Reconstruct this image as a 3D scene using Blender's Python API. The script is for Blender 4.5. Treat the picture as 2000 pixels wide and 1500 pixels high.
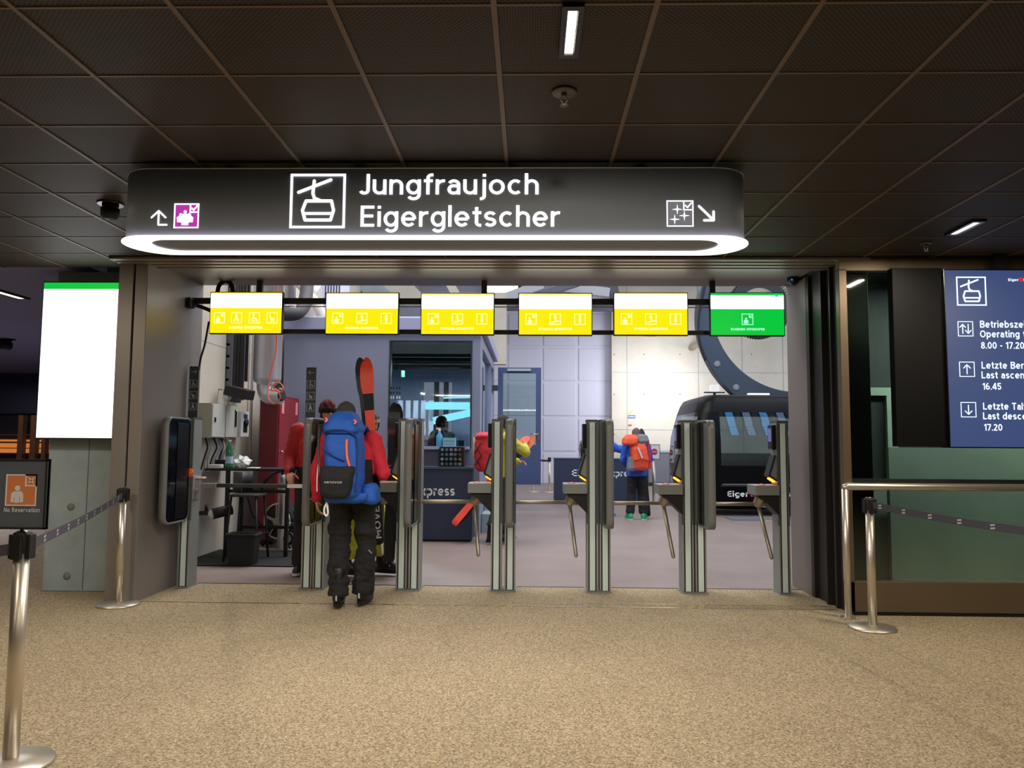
import bpy, bmesh, math, random
from mathutils import Vector, Matrix, Euler, noise
random.seed(7)
for o in list(bpy.data.objects):
    bpy.data.objects.remove(o)
SC = bpy.context.scene
COL = SC.collection
V = Vector

# ------------------------------------------------------------------ camera, world, exposure
CAM_H = 1.45
cam_data = bpy.data.cameras.new('camera')
cam_data.sensor_width = 36.0
cam_data.lens = 27.0
cam_data.clip_start = 0.05
cam = bpy.data.objects.new('camera', cam_data)
COL.objects.link(cam)
YAW, PITCH, ROLL = math.radians(1.34), math.radians(4.38), math.radians(0.38)
CAM_R = Matrix.Rotation(YAW, 3, 'Z') @ Matrix.Rotation(math.radians(90) + PITCH, 3, 'X') @ Matrix.Rotation(ROLL, 3, 'Z')
cam.matrix_world = Matrix.Translation((0, 0, CAM_H)) @ CAM_R.to_4x4()
SC.camera = cam
SC.view_settings.view_transform = 'Standard'
SC.view_settings.look = 'None'
SC.view_settings.gamma = 1.0
SC.view_settings.exposure = 0.0
SC.view_settings.use_curve_mapping = False

def at(px, py, Y):
    """Point of the place at depth Y seen at that pixel of the photograph."""
    d = CAM_R @ V(((px - 1000) / 1500.0, -(py - 750) / 1500.0, -1.0))
    t = Y / d.y
    return V((d.x * t, Y, CAM_H + d.z * t))

def gnd(px, py, z=0.0):
    d = CAM_R @ V(((px - 1000) / 1500.0, -(py - 750) / 1500.0, -1.0))
    t = (z - CAM_H) / d.z
    return V((d.x * t, d.y * t, z))

world = bpy.data.worlds.new('world')
SC.world = world
world.use_nodes = True
world.node_tree.nodes['Background'].inputs[0].default_value = (0.55, 0.6, 0.7, 1)
world.node_tree.nodes['Background'].inputs[1].default_value = 0.02

CEIL = 3.11
def area(name, loc, size, power, col, direction=(0, 0, -1), spread=None):
    l = bpy.data.lights.new(name, 'AREA')
    l.shape = 'RECTANGLE'
    l.size, l.size_y = size
    l.energy = power
    l.color = col
    if spread:
        l.spread = math.radians(spread)
    o = bpy.data.objects.new(name, l)
    COL.objects.link(o)
    o.location = loc
    o.rotation_euler = V(direction).to_track_quat('-Z', 'Y').to_euler()
    return o

WARM = (1.0, 0.87, 0.68)
COOL = (0.86, 0.92, 1.0)
# strip lights of the lobby ceiling plus two added fills (the fixtures in view have their lamps in their builders)
for i, (x, y) in enumerate([(-3.6, -1.6), (0.25, -2.6), (4.2, -1.6), (-2.6, 1.4), (3.0, 1.4), (0.25, 0.3), (-5.0, 4.6), (4.4, 4.6)]):
    area('lobby_strip_and_fill', (x, y, CEIL - 0.03), (0.08, 0.5), 60 if i == 6 else 36 if i == 7 else 24, WARM)  # last two lamps are added out of view to brighten pier and handrail
# daylight of the boarding hall: roof lights and the opening where the cabins leave
area('hall_rooflight', (2.5, 21.0, 7.4), (10, 9), 480, COOL)
area('hall_rooflight', (-1.0, 11.6, 7.4), (6, 5), 680, (1.0, 0.97, 0.93))
area('hall_rooflight', (6.5, 12.5, 7.4), (5, 6), 420, COOL)
area('hall_exit_daylight', (11.6, 23.0, 2.6), (7.0, 4.5), 200, (0.9, 0.93, 1.0), (-1, 0.25, -0.02))
area('hall_wall_fill', (4.7, 25.4, 3.6), (1.2, 0.6), 120, (0.97, 0.97, 1.0), (-0.45, 1, -0.25))  # added unseen lamp, makes the bright patch on the concrete wall

# ------------------------------------------------------------------ materials
def lin(c):
    out = []
    for v in c[:3]:
        v = v / 255.0
        out.append(v / 12.92 if v <= 0.04045 else ((v + 0.055) / 1.055) ** 2.4)
    return (*out, 1.0)

def nd(nt, kind, **kw):
    n = nt.nodes.new(kind)
    for k, v in kw.items():
        setattr(n, k, v)
    return n

def mat(name, rgb, rough=0.5, metal=0.0, spec=0.5, var=None, bump=None, emit=None, power=0.0, alpha=1.0, coat=0.0, stretch=None):
    m = bpy.data.materials.new(name)
    m.use_nodes = True
    nt = m.node_tree
    b = nt.nodes['Principled BSDF']
    c = lin(rgb)
    b.inputs['Base Color'].default_value = c
    b.inputs['Roughness'].default_value = rough
    b.inputs['Metallic'].default_value = metal
    b.inputs['Specular IOR Level'].default_value = spec
    if coat:
        b.inputs['Coat Weight'].default_value = coat
        b.inputs['Coat Roughness'].default_value = 0.05
    if alpha < 1:
        b.inputs['Alpha'].default_value = alpha
    if emit:
        b.inputs['Emission Color'].default_value = lin(emit)
        b.inputs['Emission Strength'].default_value = power
    if var or bump:
        tc = nd(nt, 'ShaderNodeTexCoord')
        src = tc.outputs['Object']
        if stretch:
            mp = nd(nt, 'ShaderNodeMapping')
            mp.inputs['Scale'].default_value = stretch
            nt.links.new(src, mp.inputs['Vector'])
            src = mp.outputs['Vector']
    if var:
        scale, amt = var[:2]
        n = nd(nt, 'ShaderNodeTexNoise')
        n.inputs['Scale'].default_value = scale
        n.inputs['Detail'].default_value = 6
        n.inputs['Roughness'].default_value = 0.65
        nt.links.new(src, n.inputs['Vector'])
        r = nd(nt, 'ShaderNodeValToRGB')
        r.color_ramp.elements[0].position = 0.3
        r.color_ramp.elements[1].position = 0.7
        r.color_ramp.elements[0].color = (*[v * (1 - amt) for v in c[:3]], 1)
        r.color_ramp.elements[1].color = (*[min(1, v * (1 + amt)) for v in c[:3]], 1)
        nt.links.new(n.outputs['Fac'], r.inputs['Fac'])
        nt.links.new(r.outputs['Color'], b.inputs['Base Color'])
    if bump:
        n = nd(nt, 'ShaderNodeTexNoise')
        n.inputs['Scale'].default_value = bump[0]
        n.inputs['Detail'].default_value = 4
        nt.links.new(src, n.inputs['Vector'])
        bp = nd(nt, 'ShaderNodeBump')
        bp.inputs['Strength'].default_value = bump[1]
        bp.inputs['Distance'].default_value = bump[2] if len(bump) > 2 else 0.01
        nt.links.new(n.outputs['Fac'], bp.inputs['Height'])
        nt.links.new(bp.outputs['Normal'], b.inputs['Normal'])
    return m

def glow(name, rgb, power):
    m = bpy.data.materials.new(name)
    m.use_nodes = True
    nt = m.node_tree
    b = nt.nodes['Principled BSDF']
    b.inputs['Base Color'].default_value = (0.02, 0.02, 0.02, 1)
    b.inputs['Roughness'].default_value = 0.4
    b.inputs['Emission Color'].default_value = lin(rgb)
    b.inputs['Emission Strength'].default_value = power
    return m

def glass(name, tint, see=0.85, rough=0.02):
    m = bpy.data.materials.new(name)
    m.use_nodes = True
    nt = m.node_tree
    nt.nodes.clear()
    out = nd(nt, 'ShaderNodeOutputMaterial')
    tr = nd(nt, 'ShaderNodeBsdfTransparent')
    tr.inputs[0].default_value = (*[v * see for v in lin(tint)[:3]], 1)
    gl = nd(nt, 'ShaderNodeBsdfGlossy')
    gl.inputs['Roughness'].default_value = rough
    gl.inputs['Color'].default_value = (0.9, 0.95, 0.95, 1)
    fr = nd(nt, 'ShaderNodeFresnel')
    fr.inputs['IOR'].default_value = 1.6
    mx = nd(nt, 'ShaderNodeMixShader')
    nt.links.new(fr.outputs[0], mx.inputs[0])
    nt.links.new(tr.outputs[0], mx.inputs[1])
    nt.links.new(gl.outputs[0], mx.inputs[2])
    nt.links.new(mx.outputs[0], out.inputs[0])
    return m

def mat_carpet():
    m = mat('carpet', (165, 146, 116), 0.95, 0, 0.1)
    nt = m.node_tree
    b = nt.nodes['Principled BSDF']
    tc = nd(nt, 'ShaderNodeTexCoord')
    n1 = nd(nt, 'ShaderNodeTexNoise')
    n1.inputs['Scale'].default_value = 88
    n1.inputs['Detail'].default_value = 5
    n1.inputs['Roughness'].default_value = 0.8
    n2 = nd(nt, 'ShaderNodeTexNoise')
    n2.inputs['Scale'].default_value = 1.3
    n2.inputs['Detail'].default_value = 4
    r = nd(nt, 'ShaderNodeValToRGB')
    r.color_ramp.elements[0].position = 0.38
    r.color_ramp.elements[0].color = lin((100, 88, 71))
    r.color_ramp.elements[1].position = 0.62
    r.color_ramp.elements[1].color = lin((204, 185, 153))
    e = r.color_ramp.elements.new(0.5)
    e.color = lin((160, 145, 120))
    r2 = nd(nt, 'ShaderNodeValToRGB')
    r2.color_ramp.elements[0].color = (0.82, 0.82, 0.82, 1)
    r2.color_ramp.elements[1].color = (1.08, 1.08, 1.08, 1)
    mx = nd(nt, 'ShaderNodeMix', data_type='RGBA', blend_type='MULTIPLY')
    mx.inputs[0].default_value = 1
    for n in (n1, n2):
        nt.links.new(tc.outputs['Object'], n.inputs['Vector'])
    nt.links.new(n1.outputs['Fac'], r.inputs['Fac'])
    nt.links.new(n2.outputs['Fac'], r2.inputs['Fac'])
    nt.links.new(r.outputs['Color'], mx.inputs[6])
    nt.links.new(r2.outputs['Color'], mx.inputs[7])
    nt.links.new(mx.outputs[2], b.inputs['Base Color'])
    bp = nd(nt, 'ShaderNodeBump')
    bp.inputs['Strength'].default_value = 0.6
    bp.inputs['Distance'].default_value = 0.006
    nt.links.new(n1.outputs['Fac'], bp.inputs['Height'])
    nt.links.new(bp.outputs['Normal'], b.inputs['Normal'])
    return m

def mat_expanded():
    """Expanded-metal ceiling sheet: diamond strands over dark gaps."""
    m = mat('expanded_metal', (64, 56, 50), 0.6, 0.3, 0.3)
    nt = m.node_tree
    b = nt.nodes['Principled BSDF']
    tc = nd(nt, 'ShaderNodeTexCoord')
    br = nd(nt, 'ShaderNodeTexBrick')
    br.offset = 0.5
    br.inputs['Scale'].default_value = 1.0
    br.inputs['Brick Width'].default_value = 0.022
    br.inputs['Row Height'].default_value = 0.012
    br.inputs['Mortar Size'].default_value = 0.0022
    br.inputs['Mortar Smooth'].default_value = 0.4
    br.inputs['Color1'].default_value = lin((24, 20, 17))
    br.inputs['Color2'].default_value = lin((30, 25, 21))
    br.inputs['Mortar'].default_value = lin((92, 84, 74))
    nt.links.new(tc.outputs['Object'], br.inputs['Vector'])
    nt.links.new(br.outputs['Color'], b.inputs['Base Color'])
    return m

CARPET = mat_carpet()
MESHC = mat_expanded()
GRID = mat('ceiling_joint', (112, 95, 80), 0.5, 0.3)
HALLFLOOR = mat('hall_floor', (134, 118, 114), 0.5, 0, 0.4, var=(1.2, 0.14), bump=(60, 0.1, 0.003))
CONC = mat('concrete_warm', (196, 188, 176), 0.8, 0, 0.3, var=(0.9, 0.10), bump=(14, 0.15, 0.01))
CONC_G = mat('concrete_grey', (152, 165, 170), 0.75, 0, 0.3, var=(2.2, 0.16), bump=(10, 0.2, 0.01))
BRONZE = mat('bronze_anodised', (132, 125, 120), 0.42, 0.25, 0.5, var=(1.5, 0.06), stretch=(1, 1, 0.1))
BRONZE_D = mat('bronze_dark', (52, 48, 45), 0.45, 0.5, 0.5)
BRONZE_L = mat('bronze_light', (114, 99, 80), 0.4, 0.5, 0.5, var=(1.0, 0.06), stretch=(0.15, 1, 1))
BLACK = mat('black_matte', (14, 14, 15), 0.6)
BLACK_G = mat('black_gloss', (8, 8, 9), 0.25)
RUBBER = mat('black_rubber', (20, 20, 22), 0.8)
ANTH = mat('anthracite', (44, 46, 50), 0.5)
SIGNB = mat('sign_anthracite', (128, 137, 150), 0.55, 0, 0.3)
STEEL = mat('brushed_steel', (214, 206, 192), 0.34, 0.85, 0.5, bump=(90, 0.06, 0.002), stretch=(1, 1, 0.05))
STEEL_D = mat('turnstile_steel', (168, 158, 140), 0.42, 0.7)
CHROME = mat('chrome', (210, 208, 205), 0.15, 1.0)
POSTG = mat('post_grey', (136, 141, 138), 0.45, 0.25, 0.5)
POSTD = mat('post_dark', (84, 87, 84), 0.5, 0.3)
INLAY = mat('post_inlay', (212, 228, 228), 0.35, 0.0, 0.5)
ALU = mat('aluminium', (190, 192, 192), 0.35, 0.8)
WHITE_P = mat('white_paint', (225, 226, 226), 0.5)
GREYBOX = mat('cabinet_grey', (190, 190, 184), 0.5)
BOOTH = mat('booth_blue_grey', (142, 147, 172), 0.5, 0.1, 0.4)
BOOTH_L = mat('booth_trim', (168, 172, 205), 0.5, 0.1, 0.4)
PANELW = mat('wall_panel', (202, 200, 216), 0.45, 0.1, 0.4)
NAVY = mat('counter_navy', (44, 54, 80), 0.55)
DOORB = mat('door_blue', (62, 74, 112), 0.45)
MAROON = mat('maroon_cabinet', (112, 28, 36), 0.4)
DUCT = mat('duct_metal', (205, 205, 214), 0.35, 0.5)
DUCT_D = mat('dark_insulation', (62, 62, 70), 0.7)
PLASTER = mat('plaster_dim', (142, 144, 196), 0.8)
DARKWALL = mat('dark_wall', (38, 42, 60), 0.7)
TXT = glow('lettering_white', (255, 250, 250), 1.7)
RINGL = glow('light_ring', (255, 240, 238), 2.6)
PAINTW = mat('printed_white', (232, 234, 236), 0.6)
PAINTG = mat('printed_grey', (180, 184, 184), 0.6)
ORANGE = mat('orange_plastic', (236, 98, 34), 0.4)
ORANGE_P = mat('orange_print', (226, 136, 84), 0.6)
AMBER = glow('amber_light', (255, 120, 20), 5.0)
SCR_W = glow('screen_white', (252, 253, 255), 2.2)
SCR_Y = glow('screen_yellow', (255, 218, 6), 1.22)
SCR_YI = glow('screen_icon', (255, 248, 165), 1.4)
SCR_G = glow('screen_green', (0, 205, 62), 0.95)
SCR_GI = glow('screen_icon_green', (170, 255, 210), 1.1)
SCR_GM = glow('screen_mint', (20, 225, 160), 1.0)
SCR_N = glow('screen_navy', (54, 76, 126), 0.85)
SCR_T = glow('screen_text', (222, 236, 255), 1.5)
LAMP = glow('strip_diffuser', (255, 246, 232), 6.0)
G_CLEAR = glass('clear_glass', (225, 238, 240), 0.95)
G_GREEN = glass('green_glass', (222, 234, 228), 0.9, 0.03)
G_DARK = glass('cabin_glass', (186, 196, 198), 0.85, 0.02)
PLEXI = mat('grey_acrylic', (112, 114, 113), 0.35, 0, 0.5)

# ------------------------------------------------------------------ object helpers
W = {}
def put(o, label=None, cat=None, group=None, kind=None):
    if label: o['label'] = label
    if cat: o['category'] = cat
    if group: o['group'] = group
    if kind: o['kind'] = kind
    return o

def thing(name, label, cat, loc=(0, 0, 0), rotz=0.0, group=None):
    o = bpy.data.objects.new(name, None)
    o.empty_display_size = 0.1
    COL.objects.link(o)
    o.location = loc
    o.rotation_euler = (0, 0, rotz)
    W[o] = Matrix.Translation(V(loc)) @ Matrix.Rotation(rotz, 4, 'Z')
    return put(o, label, cat, group)

def kids(o):
    return [c for c in W if c.parent is o]

def dup(root, loc, label, rotz=None):
    """A copy of a thing with copies of its parts and their sub-parts."""
    def rec(src, parent):
        c = src.copy()
        COL.objects.link(c)
        c.parent = parent
        W[c] = W[parent].copy()
        for k in kids(src):
            rec(k, c)
    r = root.copy()
    COL.objects.link(r)
    r.location = loc
    if rotz is not None:
        r.rotation_euler = (0, 0, rotz)
    W[r] = Matrix.Translation(V(loc)) @ Matrix.Rotation(r.rotation_euler.z, 4, 'Z')
    r['label'] = label
    for k in kids(root):
        rec(k, r)
    return r

class MB:
    """Collects shapes and links them as ONE mesh object."""
    def __init__(s, m=None):
        s.bm = bmesh.new()
        s.mats = []
        s.mi = 0
        if m: s.m(m)
    def m(s, material):
        if material not in s.mats:
            s.mats.append(material)
        s.mi = s.mats.index(material)
        return s
    def f(s, vs, smooth=False):
        try:
            fc = s.bm.faces.new(vs)
        except ValueError:
            return None
        fc.material_index = s.mi
        fc.smooth = smooth
        return fc
    def vs(s, pts):
        return [s.bm.verts.new(p) for p in pts]
    def box(s, x0, x1, y0, y1, z0, z1, M4=None):
        p = [V((x, y, z)) for z in (z0, z1) for y in (y0, y1) for x in (x0, x1)]
        if M4 is not None:
            p = [M4 @ q for q in p]
        v = s.vs(p)
        for q in ((0, 2, 3, 1), (4, 5, 7, 6), (0, 1, 5, 4), (2, 6, 7, 3), (0, 4, 6, 2), (1, 3, 7, 5)):
            s.f([v[i] for i in q])
        return s
    def bar(s, p0, p1, w, h, up=(0, 0, 1)):
        """rectangular bar from p0 to p1"""
        p0, p1 = V(p0), V(p1)
        d = (p1 - p0)
        L = d.length
        d.normalize()
        a = d.cross(V(up))
        if a.length < 1e-4: a = d.cross(V((1, 0, 0)))
        a.normalize()
        b = a.cross(d)
        M4 = Matrix((( d.x, a.x, b.x, p0.x), (d.y, a.y, b.y, p0.y), (d.z, a.z, b.z, p0.z), (0, 0, 0, 1)))
        return s.box(0, L, -w / 2, w / 2, -h / 2, h / 2, M4)
    def rings(s, rings, cap0=True, cap1=True, smooth=True, closed=False):
        vv = [s.vs(r) for r in rings]
        n = len(rings[0])
        m = len(vv)
        for i in range(m if closed else m - 1):
            a, b = vv[i], vv[(i + 1) % m]
            for j in range(n):
                s.f([a[j], a[(j + 1) % n], b[(j + 1) % n], b[j]], smooth)
        if not closed:
            if cap0: s.f(vv[0][::-1])
            if cap1: s.f(vv[-1])
        return s
    def cyl(s, p0, p1, r0, r1=None, n=20, caps=True):
        if r1 is None: r1 = r0
        return s.tube([p0, p1], [r0, r1], n, caps)
    def tube(s, pts, r, n=10, caps=True, sx=1.0):
        pts = [V(p) for p in pts]
        m = len(pts)
        if not isinstance(r, (list, tuple)): r = [r] * m
        rr = []
        prev = None
        for i, p in enumerate(pts):
            t = (pts[min(i + 1, m - 1)] - pts[max(i - 1, 0)])
            if t.length < 1e-9: t = V((0, 0, 1))
            t.normalize()
            if prev is None:
                a = t.cross(V((0, 0, 1)))
                if a.length < 1e-3: a = t.cross(V((0, 1, 0)))
            else:
                a = prev - t * prev.dot(t)
                if a.length < 1e-6: a = t.cross(V((0, 1, 0.3)))
            a.normalize()
            prev = a
            b = t.cross(a)
            rr.append([p + (a * math.cos(k * 2 * math.pi / n) * sx + b * math.sin(k * 2 * math.pi / n)) * r[i] for k in range(n)])
        return s.rings(rr, caps, caps)
    def lathe(s, prof, o=(0, 0, 0), n=28, axis='Z', caps=True):
        o = V(o)
        rr = []
        for r, z in prof:
            ring = []
            for k in range(n):
                a = k * 2 * math.pi / n
                if axis == 'Z': q = V((r * math.cos(a), r * math.sin(a), z))
                elif axis == 'Y': q = V((r * math.sin(a), z, r * math.cos(a)))
                else: q = V((z, r * math.cos(a), r * math.sin(a)))
                ring.append(o + q)
            rr.append(ring)
        return s.rings(rr, caps, caps)
    def ball(s, c, r, n=14, M3=None):
        if not isinstance(r, (tuple, list)): r = (r, r, r)
        c = V(c)
        rr = []
        for i in range(1, n // 2 * 2):
            t = -math.pi / 2 + math.pi * i / (n // 2 * 2)
            ring = []
            for k in range(n):
                a = 2 * math.pi * k / n
                q = V((r[0] * math.cos(t) * math.cos(a), r[1] * math.cos(t) * math.sin(a), r[2] * math.sin(t)))
                if M3 is not None: q = M3 @ q
                ring.append(c + q)
            rr.append(ring)
        return s.rings(rr)
    def prism(s, pts, o, u, v, d0, d1):
        """polygon pts (2D, ccw seen against n=u x v) extruded from d0 to d1 along n"""
        o, u, v = V(o), V(u), V(v)
        n = u.cross(v)
        A = [o + u * p[0] + v * p[1] + n * d0 for p in pts]
        B = [o + u * p[0] + v * p[1] + n * d1 for p in pts]
        va, vb = s.vs(A), s.vs(B)
        k = len(pts)
        s.f(va[::-1]); s.f(vb)
        for i in range(k):
            s.f([va[i], va[(i + 1) % k], vb[(i + 1) % k], vb[i]])
        return s
    def build(s, name, parent=None, label=None, cat=None, group=None, kind=None, bevel=0.0, seg=2, local=False, loc=None):
        if parent is not None and not local:
            s.bm.transform(W[parent].inverted())
        off = V((0, 0, 0))
        if parent is None:
            s.bm.verts.ensure_lookup_table()
            xs = [v.co.x for v in s.bm.verts]; ys = [v.co.y for v in s.bm.verts]; zs = [v.co.z for v in s.bm.verts]
            off = V(((min(xs) + max(xs)) / 2, (min(ys) + max(ys)) / 2, min(zs)))
            s.bm.transform(Matrix.Translation(-off))
        bmesh.ops.recalc_face_normals(s.bm, faces=s.bm.faces[:])
        me = bpy.data.meshes.new(name)
        s.bm.to_mesh(me)
        s.bm.free()
        for m_ in s.mats: me.materials.append(m_)
        o = bpy.data.objects.new(name, me)
        COL.objects.link(o)
        if parent is not None:
            o.parent = parent
            W[o] = W[parent].copy()
        else:
            o.location = off
            W[o] = Matrix.Translation(off)
        if bevel > 0:
            b = o.modifiers.new('bevel', 'BEVEL')
            b.width = bevel
            b.segments = seg
            b.limit_method = 'ANGLE'
            b.angle_limit = math.radians(40)
        return put(o, label, cat, group, kind)

class Flat:
    """Draws printed shapes, in metres, on the plane o + u*x + v*y into a MB."""
    E = 0.0012
    def __init__(s, mb, o, u=(1, 0, 0), v=(0, 0, 1)):
        s.mb, s.o, s.u, s.v = mb, V(o), V(u).normalized(), V(v).normalized()
        s.n = s.u.cross(s.v)
    def poly(s, pts, m, layer=1):
        s.mb.m(m)
        s.mb.prism(pts, s.o, s.u, s.v, (layer - 1) * s.E, layer * s.E)
    def rect(s, x0, y0, x1, y1, m, layer=1):
        s.poly([(x0, y0), (x1, y0), (x1, y1), (x0, y1)], m, layer)
    def disc(s, cx, cy, r, m, layer=1, n=18, ry=None):
        ry = ry or r
        s.poly([(cx + r * math.cos(2 * math.pi * k / n), cy + ry * math.sin(2 * math.pi * k / n)) for k in range(n)], m, layer)
    def stroke(s, pts, w, m, layer=1, round_=True):
        for (x0, y0), (x1, y1) in zip(pts[:-1], pts[1:]):
            d = math.hypot(x1 - x0, y1 - y0)
            if d < 1e-7: continue
            nx, ny = -(y1 - y0) / d * w / 2, (x1 - x0) / d * w / 2
            s.poly([(x0 - nx, y0 - ny), (x1 - nx, y1 - ny), (x1 + nx, y1 + ny), (x0 + nx, y0 + ny)], m, layer)
        if round_:
            for x, y in pts:
                s.disc(x, y, w / 2, m, layer, 10)
    def frame(s, x0, y0, x1, y1, w, m, layer=1):
        s.rect(x0, y0, x1, y0 + w, m, layer); s.rect(x0, y1 - w, x1, y1, m, layer)
        s.rect(x0, y0 + w, x0 + w, y1 - w, m, layer); s.rect(x1 - w, y0 + w, x1, y1 - w, m, layer)
    def icon(s, kind, x, y, z, m, layer=1, w=0.06, bg=None):
        """pictogram kind in the square of side z at x, y"""
        def P(*pts): return [(x + a * z, y + b * z) for a, b in pts]
        if kind.endswith('#'):
            kind = kind[:-1]
            if bg: s.rect(x, y, x + z, y + z, bg, layer)
            s.frame(x, y, x + z, y + z, w * z * 0.8, m, layer + (1 if bg else 0))
        if bg: layer += 1
        st = lambda pts, k=1.0: s.stroke(P(*pts), w * z * k, m, layer)
        if 'up' in kind: st([(.5, .2), (.5, .8)]); st([(.28, .58), (.5, .8), (.72, .58)])
        if kind == 'down': st([(.5, .2), (.5, .8)]); st([(.28, .42), (.5, .2), (.72, .42)])
        if kind == 'both':
            st([(.32, .2), (.32, .8)]); st([(.14, .6), (.32, .8), (.5, .6)])
            st([(.68, .2), (.68, .8)]); st([(.5, .4), (.68, .2), (.86, .4)])
        if kind == 'leftward': st([(.15, .5), (.9, .5)]); st([(.4, .75), (.15, .5), (.4, .25)])
        if kind == 'rightward': st([(.1, .5), (.85, .5)]); st([(.6, .75), (.85, .5), (.6, .25)])
        if kind == 'turn': st([(.5, .85), (.5, .08), (.98, .08)], 1.3); st([(.1, .5), (.5, .88), (.9, .5)], 1.3)
        if kind == 'diag': st([(.05, .95), (.92, .08)], 1.3); st([(.92, .62), (.92, .08), (.35, .08)], 1.3)
        if kind == 'gondola':
            st([(.15, .66), (.73, .89)]); st([(.43, .87), (.41, .64), (.44, .55), (.54, .51)])
            st([(.29, .5), (.75, .5), (.79, .33), (.74, .15), (.28, .15), (.23, .33), (.29, .5)])
            st([(.24, .27), (.78, .27)], 0.9)
        if kind in ('check', 'crosscorner', 'persons', 'stars', 'single'):
            s.frame(x + .62 * z, y + .62 * z, x + z, y + z, w * z * 0.8, m, layer)
            if kind == 'crosscorner':
                st([(.72, .72), (.9, .9)], .8); st([(.72, .9), (.9, .72)], .8)
            else:
                st([(.7, .81), (.78, .73), (.92, .9)], 0.9)
        if kind == 'persons':
            for a, b in ((.45, .66), (.28, .54), (.62, .54)): s.disc(x + a * z, y + b * z, .065 * z, m, layer)
            s.poly(P((.14, .24), (.76, .24), (.78, .44), (.68, .5), (.58, .5), (.54, .58), (.36, .58), (.32, .5), (.22, .5), (.12, .44)), m, layer)
            s.poly(P((.32, .12), (.58, .12), (.6, .26), (.3, .26)), m, layer)
        if kind == 'single' or kind == 'check' or kind == 'crosscorner':
            cx = .38
            s.disc(x + cx * z, y + .56 * z, .085 * z, m, layer)
            s.poly(P((cx - .2, .12), (cx - .1, .12), (cx - .1, .3), (cx - .08, .3), (cx - .08, .1), (cx + .08, .1), (cx + .08, .3), (cx + .1, .3), (cx + .1, .12), (cx + .2, .12), (cx + .19, .38), (cx + .12, .46), (cx - .12, .46), (cx - .19, .38)), m, layer)
        if kind == 'stars':
            for a, b, r in ((.4, .66, .2), (.66, .42, .2), (.3, .28, .2)):
                pts = []
                for k in range(8):
                    rr = r if k % 2 == 0 else r * .2
                    pts.append((a + rr * math.cos(k * math.pi / 4), b + rr * math.sin(k * math.pi / 4)))
                s.poly(P(*pts), m, layer)
        if kind == 'wheelchair':
            s.disc(x + .42 * z, y + .82 * z, .08 * z, m, layer)
            st([(.42, .7), (.44, .46), (.66, .44), (.74, .22)], 1.6)
            st([(.34, .5), (.26, .34), (.34, .2), (.48, .18), (.58, .26)], 0.9)
        if kind == 'stroller':
            s.poly(P((.22, .8), (.3, .8), (.42, .52), (.72, .48), (.66, .3), (.38, .3), (.3, .48)), m, layer)
            s.disc(x + .42 * z, y + .2 * z, .07 * z, m, layer); s.disc(x + .64 * z, y + .2 * z, .07 * z, m, layer)
        if kind == 'walker':
            s.disc(x + .48 * z, y + .82 * z, .08 * z, m, layer)
            s.poly(P((.36, .7), (.58, .7), (.66, .42), (.74, .2), (.64, .16), (.5, .4), (.34, .16), (.24, .2), (.38, .46)), m, layer)
        if kind == 'skier':
            s.disc(x + .5 * z, y + .78 * z, .09 * z, m, layer)
            s.poly(P((.34, .66), (.66, .66), (.58, .5), (.66, .34), (.44, .32), (.46, .5)), m, layer)
            st([(.2, .2), (.84, .34)], 1.3)
        if kind == 'standing':
            s.disc(x + .5 * z, y + .8 * z, .09 * z, m, layer)
            s.poly(P((.4, .68), (.6, .68), (.62, .4), (.57, .14), (.43, .14), (.38, .4)), m, layer)

def XZ(px, py, Y):
    p = at(px, py, Y)
    return p.x, p.z

def rrect(x0, y0, x1, y1, r, n=6):
    pts = []
    for cx, cy, a0 in ((x1 - r, y0 + r, -90), (x1 - r, y1 - r, 0), (x0 + r, y1 - r, 90), (x0 + r, y0 + r, 180)):
        for k in range(n + 1):
            a = math.radians(a0 + 90.0 * k / n)
            pts.append((cx + r * math.cos(a), cy + r * math.sin(a)))
    return pts

def spline(pts, n=8):
    """Catmull-Rom through the points"""
    pts = [V(p) for p in pts]
    out = []
    P = [pts[0]] + pts + [pts[-1]]
    for i in range(1, len(P) - 2):
        for k in range(n):
            t = k / n
            a, b, c, d = P[i - 1], P[i], P[i + 1], P[i + 2]
            out.append(0.5 * ((2 * b) + (c - a) * t + (2 * a - 5 * b + 4 * c - d) * t * t + (3 * b - a - 3 * c + d) * t ** 3))
    out.append(pts[-1])
    return out
# ------------------------------------------------------------------ a monoline grotesque drawn with strokes
def _arc(cx, cy, rx, ry, a0, a1, n=12):
    return [(cx + rx * math.cos(math.radians(a0 + (a1 - a0) * k / n)), cy + ry * math.sin(math.radians(a0 + (a1 - a0) * k / n))) for k in range(n + 1)]

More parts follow.
